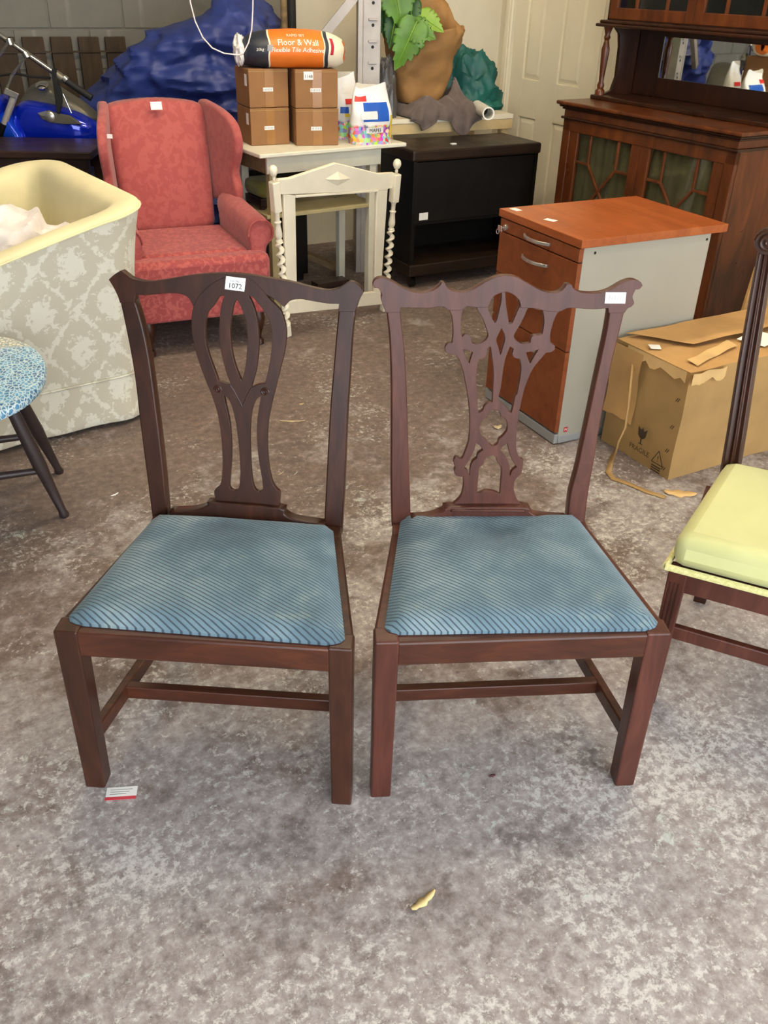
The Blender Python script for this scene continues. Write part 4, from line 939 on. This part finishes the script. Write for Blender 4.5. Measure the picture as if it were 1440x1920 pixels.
t = thing('board_panel', 'row of brown upright boards standing against the grey block wall', 'boards', AB(.9, BGREY-.09), AX)
bx0 = None
for k in range(9):
    x = -.70+k*.165
    MB().hexa([(x-.003,0,0),(x+.150,0,0),(x+.150,.03,0),(x-.003,.03,0),(x+.008,.035,1.13),(x+.132,.035,1.13),(x+.132,.06,1.13),(x+.008,.06,1.13)]).build('board', 'board_brown', t, bevel=.003)
MB().box(-.75, .9, .020, .036, 1.045, 1.054).build('batten', 'board_brown', t)
p = P(95, 258, .73); t = thing('dark_table', 'long dark wooden table top standing between the tub chair and the motorcycle', 'table', (p.x, p.y, 0), math.radians(4))
MB().box(-.75, .30, -.42, .0, .695, .73).build('table_top', 'old_table_wood', t, bevel=.006)
MB().box(-.7, .26, -.39, -.37, .60, .695).box(-.7, .26, -.05, -.03, .60, .695).build('apron', 'old_table_wood', t)
for x in (-.68, .22):
    for y in (-.38, -.08): MB().box(x, x+.05, y, y+.05, 0, .695).build('leg', 'old_table_wood', t, bevel=.003)
YB = 5.12
def bk(x, y, dy=0): return PY(x, y, YB+dy)
bo = bk(90, 230); t = thing('motorcycle', 'blue motorcycle with winged tank badge and raised chrome handlebar', 'motorcycle', (bo.x, bo.y, 0)); offb = Vector((bo.x, bo.y, 0))
def bl(x, y, dy=0): return bk(x, y, dy)-offb
outl = [(28,212),(48,186),(100,190),(150,205),(182,226),(192,252),(182,275),(120,285),(60,275),(34,250)]
def hull(pxs, half, name, mat, par, yoff=0, pw=.75, inset=.0):
    c = [bl(x, y, yoff) for x, y in pxs]; cen = sum(c, Vector())/len(c); q = smooth_loop([(p.x, p.z) for p in c], 4, 80); rings = []
    for i in range(13):
        s = -1+2*i/12; k = max(.02, (1-abs(s)**2.6))**.5; rings.append([Vector((cen.x+(a[0]-cen.x)*(.55+.45*k if abs(s) < .99 else .5), cen.y+s*half, cen.z+(a[1]-cen.z)*(.5+.5*k))) for a in q])
    return MB().loft(rings).build(name, mat, par, True)
tank = hull(outl, .13, 'fuel_tank', 'tank_blue', t)
top = hull([(40,188),(60,160),(90,152),(120,170),(160,196),(190,222),(178,232),(120,206),(70,196)], .085, 'tank_console', 'aluminium_dull', t, .03)
hull([(2,212),(22,200),(36,230),(56,262),(40,276),(14,262)], .10, 'side_cover', 'tank_blue_light', t, -.05)
hull([(-14,188),(6,176),(14,190),(8,214),(-12,214)], .09, 'headlamp', 'tank_blue', t, -.08)
bd = [bl(x, y, -.138) for x, y in ((71,213),(90,207),(103,212),(130,217),(152,233),(120,233),(95,230),(80,224))]
bdg = MB(); bdg.add([p for p in bd]+[p+Vector((0,.02,0)) for p in bd], [tuple(range(8)), tuple(range(15, 7, -1))]+[(i, (i+1) % 8, 8+(i+1) % 8, 8+i) for i in range(8)]); bg = bdg.build('tank_badge', 'aluminium_dull', t, bevel=.002)
pc = bl(94, 219, -.145); MB().lathe([(.026, 0), (.026, .006), (.018, .012)], 18, Matrix.Translation(pc) @ Matrix.Rotation(PI/2, 4, 'X')).build('badge_disc', 'silver_metal', bg, True)
wg = [bl(x, y, -.146) for x, y in ((70,212),(86,208),(86,218),(78,217))]; MB().add(wg+[p+Vector((0,.006,0)) for p in wg], [(0,1,2,3),(7,6,5,4),(0,1,5,4),(1,2,6,5),(2,3,7,6),(3,0,4,7)]).build('badge_wing', 'silver_metal', bg)
hb = [bl(x, y, -.12) for x, y in ((-30,50),(0,66),(20,80),(52,102),(95,132),(112,143),(122,150))]
MB().tube(hb, .014, 10).build('handlebar', 'chrome', t, True)
MB().tube([bl(104, 138, -.12), bl(122, 151, -.12)], .022, 12).build('switch_housing', 'aluminium_dull', t, True)
MB().tube([bl(122, 150, -.12), bl(172, 184, -.12)], .018, 12).build('grip', 'black_matte', t, True)
MB().tube([bl(119, 146, -.125), bl(125, 152, -.125)], .021, 12).build('grip_collar', 'chrome', t, True)
for a, b, r, m_, nm in (((18,78),(-14,122),.007,'chrome','mirror_stem'), ((48,108),(22,142),.007,'chrome','mirror_stem'), ((22,142),(12,168),.009,'aluminium_dull','mirror_stem'), ((16,72),(20,84),.018,'chrome','bar_clamp'), ((46,98),(52,108),.018,'chrome','bar_clamp'), ((28,176),(8,232),.017,'steel_grey','fork_tube'), ((8,232),(-2,262),.02,'black_gloss','fork_tube'), ((118,176),(134,212),.0045,'chrome','lever')):
    MB().tube([bl(*a, -.14), bl(*b, -.14)], r, 10).build(nm, m_, t, True)
lv = [bl(x, y, -.15) for x, y in ((96,130),(104,128),(106,150),(114,170),(116,190),(111,214),(106,212),(102,180),(98,150))]
MB().add(lv+[p+Vector((0,.018,0)) for p in lv], [tuple(range(9)), tuple(range(17, 8, -1))]+[(i, (i+1) % 9, 9+(i+1) % 9, 9+i) for i in range(9)]).build('clutch_bracket', 'black_matte', t, bevel=.002)
MB().tube([bl(-5, 142, -.1), bl(30, 138, -.1), bl(60, 144, -.1), bl(95, 146, -.1)], .006, 8).build('cable', 'black_matte', t, True)
MB().hexa([bl(x, y, dy) for dy in (-.16, -.12) for x, y in ((10,164),(36,176),(30,186),(6,176))]).build('yoke_clamp', 'silver_metal', t, bevel=.004)
MB().lathe([(.03, 0), (.034, .012), (.02, .022)], 16, Matrix.Translation(bl(80, 163, -.06)) @ Matrix.Rotation(.5, 4, 'X')).build('filler_cap', 'chrome', t, True)
for x in (-20, -240):
    c = bl(x, 230); c.z = .32; MB().tube([c+Vector((.29*math.cos(2*PI*k/28), 0, .29*math.sin(2*PI*k/28)-.0)) for k in range(29)], .045, 10, cap=False).build('wheel', 'black_matte', t, True); MB().tube([c-Vector((0,.05,0)), c+Vector((0,.05,0))], .04, 14).build('hub', 'aluminium_dull', t, True)
MB().bar(bl(60, 255)*1.0, Vector((bl(60, 255).x+.25, 0, .34)), .10, .2).build('engine_block', 'aluminium_dull', t, bevel=.02)
# ------------------------------------------------------------------ pink wing armchair
ya = math.radians(24); pu, pv = R2(ya); fc = P(512, 480, .42)-pu*.318
t = thing('wing_armchair', 'pink damask wing armchair standing behind the cream tub chair', 'armchair', (fc.x, fc.y, 0), ya); t.scale = (.87, 1, 1)
def rbox(x0, x1, y0, y1, z0, z1, nm, mat, bv=.03, par=None, sub=0):
    return MB().box(x0, x1, y0, y1, z0, z1).build(nm, mat, par or t, True, bv, sub)
MB().box(-.355, .355, .0, .12, .30, .43).box(-.275, .275, .1, .60, .30, .435).build('seat_cushion', 'pink_damask_seat', t, True, .028)
MB().tube([(-.335,.012,.405), (.335,.012,.405)], .006, 8).build('piping', 'pink_damask', t, True); MB().tube([(-.335,.012,.318), (.335,.012,.318)], .006, 8).build('piping', 'pink_damask', t, True)
rbox(-.34, .34, .03, .66, .155, .30, 'seat_base', 'pink_damask_seat', .012)
def grid_surf(fn, nu_, nv_, nm, mat, thick=.0, par=None, sub=1):
    g = [[fn(i/nu_, j/nv_) for i in range(nu_+1)] for j in range(nv_+1)]; o = MB().loft(g, False, False).build(nm, mat, par or t, True, 0, sub)
    if thick: s = o.modifiers.new('thick', 'SOLIDIFY'); s.thickness = thick; s.offset = 0
    return o
def back(s, r):   # inner back, softly bulged
    x = (s-.5)*(.50+.06*r); z = .40+r*.59-(.022*(2*s-1)**2*max(0, r-.6)/.4); y = .60+.17*r-.035*math.sin(PI*s)*math.sin(PI*min(1, r*1.02))
    return Vector((x, y, z))
mb = MB(); g = [[back(i/10, j/12) for i in range(11)] for j in range(13)]; b_ = [[p+Vector((0, .10, 0)) for p in r] for r in g]
rings = [r+q[::-1] for r, q in zip(g, b_)]; mb.loft(rings, True, True); mb.build('backrest', 'pink_damask', t, True, 0, 1)
for sx in (-1, 1):
    wing = [(.66,.54),(.47,.56),(.45,.62),(.475,.69),(.435,.77),(.425,.84),(.46,.905),(.55,.945),(.68,.968),(.80,.972),(.86,.95),(.76,.56)]
    q = smooth_loop(wing, 3, 70); rings = []
    for k, off_ in enumerate((-.026, -.021, .0, .021, .026)):
        kk = .93 if k in (0, 4) else 1.0; cy, cz = .64, .78
        rings.append([Vector((sx*(.272+off_+.30*max(0, (.74-(cy+(y-cy)*kk)))**1.15), cy+(y-cy)*kk, cz+(z-cz)*kk)) for y, z in q])
    MB().loft(rings, True, True).build('wing', 'pink_damask', t, True, 0, 1)
    # rolled arm: scroll section swept from the wing forward
    sec = [(-.045,.30),(-.045,.44),(-.055,.50),(-.04,.548),(.0,.568),(.05,.562),(.078,.53),(.074,.49),(.05,.465),(.04,.43),(.045,.30)]
    q = smooth_loop(sec, 3, 70); rings = []
    for y, k, dz in ((.075, .86, -.02), (.085, .97, -.006), (.12, 1.0, 0), (.3, 1.0, .01), (.5, .98, .025), (.68, .95, .03)):
        rings.append([Vector((sx*(.305+x*k+(.015 if y < .2 else 0)), y, .43+(z-.43)*k+dz*(z > .4))) for x, z in q])
    MB().loft(rings, True, True).build('arm', 'pink_damask', t, True, 0, 1)
    MB().tube([(sx*(.32+x*.97), .079, .43+(z-.43)*.97-.006) for x, z in q[6:24]], .005, 6).build('arm_piping', 'pink_damask_seat', t, True)
    legp = [(.0,.155,.034),(-.012,.125,.036),(-.012,.09,.028),(.0,.05,.018),(.004,.028,.018),(-.012,.014,.026),(-.016,.0,.024)]
    MB().tube([(sx*.29, .07+y, z) for y, z, r in legp], [r for *_, r in legp], 12).build('front_leg', 'mahogany_dark', t, True)
    MB().bar((sx*.27, .70, 0), (sx*.27, .62, .16), .032, .032, (0,1,0)).build('rear_leg', 'mahogany_dark', t, bevel=.003)
s_ = MB().box(-.035, .025, .0, .0012, 0, .034).build('lot_label', 'paper_white', t); s_.location = (.0, .712, .940); s_.rotation_euler = (-.28, 0, 0)
s_ = MB().box(0, .028, 0, .0012, 0, .018).build('small_label', 'paper_white', t); s_.location = (-.315, .47, .86); s_.rotation_euler = (-.1, 0, -.55)
# ------------------------------------------------------------------ cream tub chair
uc = Vector((.80, .60, 0)); vc = Vector((-.60, .80, 0)); b0 = P(292, 776, 0)
t = thing('tub_chair', 'cream damask tub chair with skirted base, heaped with white cloth', 'armchair', (b0.x, b0.y, 0), math.atan2(.6, .8))
Wc, Lc, rc = .96, .92, .12
path = []
for i in range(13): path.append((-Lc+(Lc-rc)*i/12, 0, 0, -1))
for i in range(1, 9):
    a = PI/2*i/8; path.append((-rc+rc*math.sin(a), rc-rc*math.cos(a), math.sin(a), -math.cos(a)))
for i in range(1, 12): path.append((0, rc+(Wc-2*rc)*i/12, 1, 0))
for i in range(0, 9):
    a = PI/2*i/8; path.append((-rc+rc*math.cos(a), Wc-rc+rc*math.sin(a), math.cos(a), math.sin(a)))
for i in range(1, 13): path.append((-rc-(Lc-rc)*i/12, Wc, 0, 1))
def rimh(x): 
    f = max(0, min(1, (-x)/.75)); return .80-.19*f**1.15
def prof(p, pts):
    x, y, nx, ny = p; h = rimh(x); return [(x+nx*o, y+ny*o, h+z if rel else z) for o, z, rel in pts]
outer = [(.0,.17,0),(.002,.26,0),(.008,.40,0),(.022,-.22,1),(.046,-.08,1),(.064,-.014,1)]
inner = [(.064,-.014,1),(.066,-.006,1),(.058,.004,1),(.03,.008,1),(-.005,.006,1),(-.032,-.006,1),(-.048,-.03,1),(-.058,-.09,1),(-.07,-.2,1),(-.10,.36,0)]
MB().loft([prof(p, outer) for p in path], False, False).build('outer_cover', 'cream_damask', t, True, 0, 1)
MB().loft([prof(p, inner) for p in path], False, False).build('inner_lining', 'cream_lining', t, True, 0, 1)
MB().tube([prof(p, [(.067,-.014,1)])[0] for p in path], .004, 6).build('rim_piping', 'cream_lining', t, True)
def skirt(p, i):
    x, y, nx, ny = p; w_ = .006*math.sin(i*1.7)+.004*math.sin(i*.6)
    return [(x+nx*(o+w_*k), y+ny*(o+w_*k), z) for o, z, k in ((.004,.185,0),(.012,.12,.5),(.020,.06,1),(.028,.015,1.3),(.018,.015,1.3),(.0,.10,.3))]
MB().loft([skirt(p, i) for i, p in enumerate(path)], False, False).build('skirt', 'cream_damask', t, True, 0, 1)
MB().tube([(p[0]+p[2]*.008, p[1]+p[3]*.008, .186) for p in path], .004, 6).build('skirt_piping', 'cream_damask', t, True)
sk = [(-.03-.0, -.03),(.035, -.02),(.045, .05)]
MB().box(-Lc, -.1, .09, Wc-.09, .16, .44).build('seat_cushion', 'cream_lining', t, True, .04)
MB().box(-Lc+.01, -.06, .05, Wc-.05, .06, .2).build('seat_frame', 'black_matte', t)
for x in (-Lc+.05, -.1):
    for y in (.06, Wc-.1): MB().box(x, x+.04, y, y+.04, 0, .08).build('foot', 'mahogany_dark', t)
cw = b0+uc*(-.33)+vc*.38
o = blob('white_cloth', 'white_cotton', None, (0,0,0), (.28, .26, .26), 31, .26, 1.7, 110, 60, 0, None, True); o.location = (cw.x, cw.y, .442); tag(o, 'rumpled heap of white cotton cloth in the tub chair', 'cloth')
# ------------------------------------------------------------------ low oval table at the edge
ac = Vector((-1.255, 2.43, 0)); ang = math.atan2(-.933, .361)
t = thing('oval_table', 'low oval table with blue and white crackle-patterned top and dark splayed legs', 'table', ac, ang)
zt_ = .462
ring = lambda k, z: [(.345*k*math.cos(2*PI*i/48), .232*k*math.sin(2*PI*i/48), z) for i in range(48)]
MB().loft([ring(.94, zt_-.034), ring(.985, zt_-.026), ring(1.0, zt_-.012), ring(.985, zt_-.002), ring(.95, zt_)], True, True).build('table_top', 'blue_crackle_top', t, True)
foot = P(122, 968, 0)-ac; fl_ = Matrix.Rotation(-ang, 4, 'Z') @ foot
ft = [(fl_.x, fl_.y), (-fl_.x-.06, fl_.y), (-fl_.x-.06, -fl_.y-.0), (fl_.x, -fl_.y)]
tops = [(f[0]*.62, f[1]*.48) for f in ft]
for f, g in zip(ft, tops):
    a = Vector((f[0], f[1], 0)); b = Vector((g[0], g[1], zt_-.03)); lg = [a, a+(b-a)*.02, a+(b-a)*.05, a.lerp(b, .34), a.lerp(b, .42), a.lerp(b, .8), b]
    MB().tube(lg, [.014, .016, .0125, .019, .022, .019, .016], 12).build('leg', 'dark_stool_wood', t, True)
pk = [Vector((f[0], f[1], 0)).lerp(Vector((g[0], g[1], zt_-.03)), .38) for f, g in zip(ft, tops)]
for i, j in ((0, 3), (1, 2)): MB().tube([pk[i], pk[i].lerp(pk[j], .5), pk[j]], [.010, .013, .010], 10).build('stretcher', 'dark_stool_wood', t, True)
MB().tube([pk[0].lerp(pk[3], .5), pk[1].lerp(pk[2], .5)], .011, 10).build('stretcher', 'dark_stool_wood', t, True)
# ------------------------------------------------------------------ lime dining chair at the right edge
yy = math.radians(-25); lu, lv_ = R2(yy); c0 = P(1252, 1060, .40)
t = thing('dining_chair', 'mahogany dining chair with lime upholstered seat and carved scroll top rail', 'chair', (c0.x, c0.y, 0), yy)
DW, DD = .52, .44
def taper(x, y): return (x+.05*(y/DD)*(1 if x < DW/2 else -1), y)
q = [taper(0,0), taper(DW,0), taper(DW,DD), taper(0,DD)]
MB().hexa([(x, y, .395) for x, y in q]+[(x, y, .482) for x, y in q]).build('seat_cover', 'lime_fabric', t, True, .03)
MB().tube([(q[0][0]-.004, q[0][1]-.004, .398), (q[1][0]+.004, q[1][1]-.004, .398), (q[2][0]+.004, q[2][1], .398), (q[3][0]-.004, q[3][1], .398), (q[0][0]-.004, q[0][1]-.004, .398)], .008, 8).build('braid_trim', 'lime_braid', t, True)
MB().box(.02, DW-.02, .015, DD-.01, .33, .395).build('seat_rail', 'mahogany_red', t)
for x in (.004, DW-.046):
    m = MB().hexa([(x+.004,.004,0),(x+.038,.004,0),(x+.038,.038,0),(x+.004,.038,0),(x,.0,.39),(x+.042,.0,.39),(x+.042,.042,.39),(x,.042,.39)]); lg = m.build('front_leg', 'mahogany_red', t, bevel=.003)
    for k in range(3): MB().box(x+.009+.009*k, x+.012+.009*k, -.0015, .003, .03, .36).build('flute', 'mahogany_brown', lg)
    xx = taper(x, DD)[0]
    MB().bar((xx+.02, DD+.06, 0), (xx+.02, DD-.01, .39), .034, .034, (0,1,0)).build('rear_leg', 'mahogany_dark', t, bevel=.003)
MB().box(.03, DW-.03, .012, .03, .20, .235).build('front_stretcher', 'mahogany_red', t, bevel=.003)
for sx in (0, 1):
    x0_ = taper(0, DD)[0]+.02; xs_ = x0_ if sx == 0 else DW-x0_
    s = 1 if sx else -1
    pts = [(xs_, DD-.012, .40), (xs_+s*.012, DD+.004, .55), (xs_+s*.028, DD+.03, .72), (xs_+s*.042, DD+.062, .88), (xs_+s*.05, DD+.085, .975)]
    rings = []
    for (x, y, z), wv in zip(pts, (.048, .046, .044, .040, .036)):
        rings.append([(x-wv/2, y, z), (x-wv*.36, y-.015, z), (x-wv*.12, y-.009, z), (x, y-.018, z), (x+wv*.12, y-.009, z), (x+wv*.36, y-.015, z), (x+wv/2, y, z), (x+wv/2, y+.024, z), (x-wv/2, y+.024, z)])
    MB().loft(rings).build('back_post', 'mahogany_brown', t, True, .002)
    cxs, cys, czs = xs_+s*.05, DD+.08, 1.0
    MB().lathe([(.030, -.014), (.032, 0), (.030, .014)], 18, Matrix.Translation((cxs, cys, czs)) @ Matrix.Rotation(PI/2, 4, 'X')).build('scroll_ear', 'mahogany_brown', t, True)
    MB().tube([(cxs-s*(.027*(1-.028*k))*math.cos(.42*k)*-1, cys-.016, czs+.027*(1-.028*k)*math.sin(.42*k)) for k in range(32)], .0045, 6).build('scroll_carving', 'mahogany_brown', t, True)
xa = taper(0, DD)[0]+.0
MB().loft([[(x, DD+.070+.02*math.sin(PI*f), z0), (x, DD+.093+.02*math.sin(PI*f), z0), (x, DD+.093+.02*math.sin(PI*f), z1), (x, DD+.070+.02*math.sin(PI*f), z1)] for f, x, z0, z1 in [(i/24, xa-.03+(DW-2*xa+.06)*i/24, .968-.03*math.sin(PI*i/24), 1.02-.026*math.sin(PI*i/24*3)*.8) for i in range(25)]]).build('top_rail', 'mahogany_brown', t, True, .006)
MB().loft([[(DW/2-w_, DD-.005+.12*f, .42+.50*f), (DW/2+w_, DD-.005+.12*f, .42+.50*f), (DW/2+w_, DD+.008+.12*f, .42+.50*f), (DW/2-w_, DD+.008+.12*f, .42+.50*f)] for f, w_ in ((0, .06), (.3, .045), (.6, .07), (1, .09))]).build('splat', 'mahogany_brown', t, True)
# ------------------------------------------------------------------ big battered carton on the floor
n0 = P(1252, 900, 0); yb = math.radians(30); t = thing('large_carton', 'battered large cardboard carton marked FRAGILE beside the filing pedestal', 'box', (n0.x, n0.y, 0), yb)
BW, BD, BH = .86, .355, .405
def crump(p, amp=.006): 
    q = Vector(p); return q+Vector((noise.noise(q*6), noise.noise(q*6+Vector((9,0,0))), noise.noise(q*6+Vector((0,9,0)))))*amp
def face(nu_, nv_, fn, nm, mat):
    g = [[crump(fn(i/nu_, j/nv_)) for i in range(nu_+1)] for j in range(nv_+1)]; return MB().loft(g, False, False).build(nm, mat, t, True)
face(14, 8, lambda s, r: (s*BW, -.012*math.sin(PI*r)*math.sin(PI*s), max(.0, r*BH)), 'front_panel', 'cardboard_olive')
face(8, 8, lambda s, r: (-.012*math.sin(PI*r)*math.sin(PI*s), s*BD, r*BH), 'end_panel', 'cardboard_olive')
face(14, 8, lambda s, r: (s*BW, BD, r*BH), 'back_panel', 'cardboard_olive'); face(8, 8, lambda s, r: (BW, s*BD, r*BH), 'end_panel', 'cardboard_olive')
face(14, 6, lambda s, r: (s*BW, r*BD*.62, BH-.008*math.sin(PI*s)*r), 'top_flap', 'cardboard')
face(14, 6, lambda s, r: (.04+.16*(1-r)+s*(BW-.04-.16*(1-r)), BD*.5+r*BD*.52, BH+.010+.006*math.sin(PI*s*.9)), 'top_flap', 'cardboard')
face(8, 5, lambda s, r: (s*.26, BD*.55+r*BD*.45, BH-.006), 'under_flap', 'cardboard')
tf = MB(); rr = random.Random(3)
g = [[(-.020-.006*math.sin(j*1.1), .20+.15*i/6, BH-.005-(.25+.03*rr.random()*(j == 6))*j/6) for i in range(7)] for j in range(7)]
tf.loft(g, False, False).build('torn_flap', 'cardboard', t, True)
lp = MB(); g = [[(.0+.16*i/10-.01, -.020-.006*math.sin(i), BH+.004-.012*j-(.02*rr.random() if j == 2 else 0)) for i in range(11)] for j in range(3)]
lp.loft(g, False, False).build('torn_lip', 'torn_card', t, True)
g = [[(-.020, .28*i/12, BH+.006-.012*j-(.022*rr.random() if j == 2 else 0)) for i in range(13)] for j in range(3)]; MB().loft(g, False, False).build('torn_lip', 'torn_card', t, True)
g = [[(.06+.07*i, .03+.05*j+.02*i, BH+.003+.005*((i+j) % 2)) for i in range(5)] for j in range(2)]; MB().loft(g, False, False).build('wrinkled_tape', 'torn_card', t, True)
MB().hexa([(.42,.06,BH+.002),(.56,.10,BH+.002),(.53,.20,BH+.002),(.39,.16,BH+.002),(.42,.06,BH+.003),(.56,.10,BH+.003),(.53,.20,BH+.003),(.39,.16,BH+.003)]).build('address_label', 'paper_white', t)
MB().hexa([(.03,.22,BH+.003),(.06,.20,BH+.003),(.085,.235,BH+.003),(.05,.255,BH+.003),(.03,.22,BH+.004),(.06,.20,BH+.004),(.085,.235,BH+.004),(.05,.255,BH+.004)]).build('paper_scrap', 'paper_white', t)
Me = Matrix.Translation((-.024, 0, 0)) @ Matrix(((0,0,-1,0),(-1,0,0,0),(0,1,0,0),(0,0,0,1)))   # x' runs right along the end panel as seen, y' up
lettering('fragile_lettering', 'FRAGILE', .027, Me @ Matrix.Translation((-.135, .062, 0)), 'ink_brown', t)
sy = MB()
sy.prism([(-.022,.15),(-.018,.118),(-.006,.108),(.006,.108),(.018,.118),(.022,.15),(.008,.138),(.0,.15),(-.008,.14)], Me @ Matrix.Translation((-.135, 0, 0)), 0, .0008); sy.prism([(-.003,.108),(-.003,.09),(-.014,.086),(.014,.086),(.003,.09),(.003,.108)], Me @ Matrix.Translation((-.135, 0, 0)), 0, .0008); sy.build('goblet_symbol', 'ink_brown', t)
tri = [(-.027,.05),(.027,.05),(0,.10)]
mt_ = MB()
for i in range(3):
    a = Vector((*tri[i], 0)); b = Vector((*tri[(i+1) % 3], 0)); mt_.bar(Me @ Matrix.Translation((-.043,0,0)) @ a, Me @ Matrix.Translation((-.043,0,0)) @ b, .003, .001, (1,0,0))
mt_.build('warning_triangle', 'ink_brown', t)
lettering('warning_mark', '!', .034, Me @ Matrix.Translation((-.043, .068, 0)), 'ink_brown', t)
for k in range(3): MB().prism([(-.066,.036-.009*k),(-.022,.036-.009*k),(-.022,.041-.009*k),(-.066,.041-.009*k)], Me, 0, .0006).build('print_line', 'ink_brown', t)
for z in (.30, .20, .11, .04):
    for k in (0, .008): MB().bar(Me @ Vector((-.018+k, z, 0)), Me @ Vector((-.010+k, z+.014, 0)), .003, .001, (1,0,0)).build('staple', 'ink_brown', t)
# strap hanging from the carton onto the floor
spx = [(1196, 662, .375), (1192, 700, .33), (1186, 760, .24), (1180, 800, .17), (1168, 825, .12)]
pts = [P(x, y, z)-Vector((.866, .5, 0))*.02 for x, y, z in spx]+[P(x, y, .004) for x, y in ((1146, 862), (1141, 885), (1150, 897), (1180, 907), (1215, 922), (1248, 932))]
mb = MB(); rows = []
for i, p in enumerate(pts):
    d = (pts[min(i+1, len(pts)-1)]-pts[max(i-1, 0)]).normalized(); x = Vector((.866, .5, 0)) if p.z > .05 else d.cross(Vector((0,0,1))).normalized(); w_ = .005 if p.z > .05 else .011
    rows.append([p-x*w_, p+x*w_])
o = mb.loft(rows, False, False).build('carton_strap', 'cardboard_olive', None, True); s = o.modifiers.new('thick', 'SOLIDIFY'); s.thickness = .0025; tag(o, 'loose torn cardboard strap trailing from the carton onto the floor', 'strap')
# standing flap of another carton at the right edge
p = P(1432, 600, .40); t = thing('folded_carton', 'folded cardboard sheet standing behind the battered carton', 'cardboard', (p.x+.06, p.y+.33, 0), math.radians(25))
MB().hexa([(-.05,0,0),(.5,0,0),(.5,.012,0),(-.05,.012,0),(.03,.03,.50),(.5,.05,.56),(.5,.062,.56),(.03,.042,.50)]).build('sheet', 'cardboard', t)
MB().box(-.02, .46, .014, .022, .0, .30).build('inner_sheet', 'cardboard_olive', t)
# ------------------------------------------------------------------ bits on the floor
p = P(228, 1487, 0); t = thing('paper_tag', 'white paper tag with a red band lying before the chair leg', 'tag', p, .12)
MB().box(-.032, .032, -.010, .016, .0005, .0013).build('tag_paper', 'paper_white', t); MB().box(-.032, .032, -.018, -.010, .0005, .0013).build('tag_band', 'label_red', t)
for k in range(3): MB().box(-.024, .022-.006*k, .008-.006*k, .0095-.006*k, .0013, .0015).build('tag_writing', 'ink_grey', t)
lettering('band_lettering', 'SOLD', .008, Matrix.Translation((0, -.014, .0014)), 'print_white', t) if False else None
def scrap(px, py, L_, W_, a, mat, name, lb, cat, curl=.006, grp=None):
    mb = MB(); g = []
    for i in range(9):
        f = i/8; w_ = W_*(math.sin(PI*(f*.86+.08))**.8)*(1+.3*math.sin(f*17)); x = (f-.5)*L_; z = .001+curl*(2*f-1)**2
        g.append([(x, -w_/2, z), (x, 0, z+.002), (x, w_/2, z)])
    o = mb.loft(g, False, False).build(name, mat, None, True); s = o.modifiers.new('thick', 'SOLIDIFY'); s.thickness = .001; o.location = P(px, py, .0005); o.rotation_euler = (0,0,a); tag(o, lb, cat, grp)
scrap(793, 1692, .062, .016, .75, 'dry_leaf', 'dry_leaf', 'curled dry leaf on the open floor before the chairs', 'leaf', .008)
scrap(1275, 926, .11, .045, -.1, 'torn_card', 'card_scrap', 'torn cardboard scrap on the floor beside the lime chair', 'scrap', .006)
scrap(548, 790, .10, .012, .08, 'wood_chip', 'wood_splinter', 'long pale wood splinter on the floor behind the lot 1072 chair', 'splinter', .002)
scrap(215, 928, .03, .009, .9, 'paper_white', 'paper_scrap', 'small white paper scrap beside the chair near the oval table', 'scrap', .002)
scrap(527, 888, .03, .006, 1.0, 'wood_chip', 'straw_bit', 'short straw bit seen through the lot 1072 chair back', 'straw', .001)
scrap(932, 802, .035, .03, .3, 'wood_chip', 'wood_shaving', 'curled pale wood shaving on the floor behind the fretwork chair', 'shaving', .008)
scrap(565, 758, .02, .012, .4, 'dry_leaf', 'leaf_crumb', 'brown leaf crumb near the long wood splinter', 'leaf', .002)
scrap(923, 1455, .016, .008, .4, 'ink_maroon', 'red_fleck', 'dark red paint fleck under the fretwork chair', 'fleck', .001)
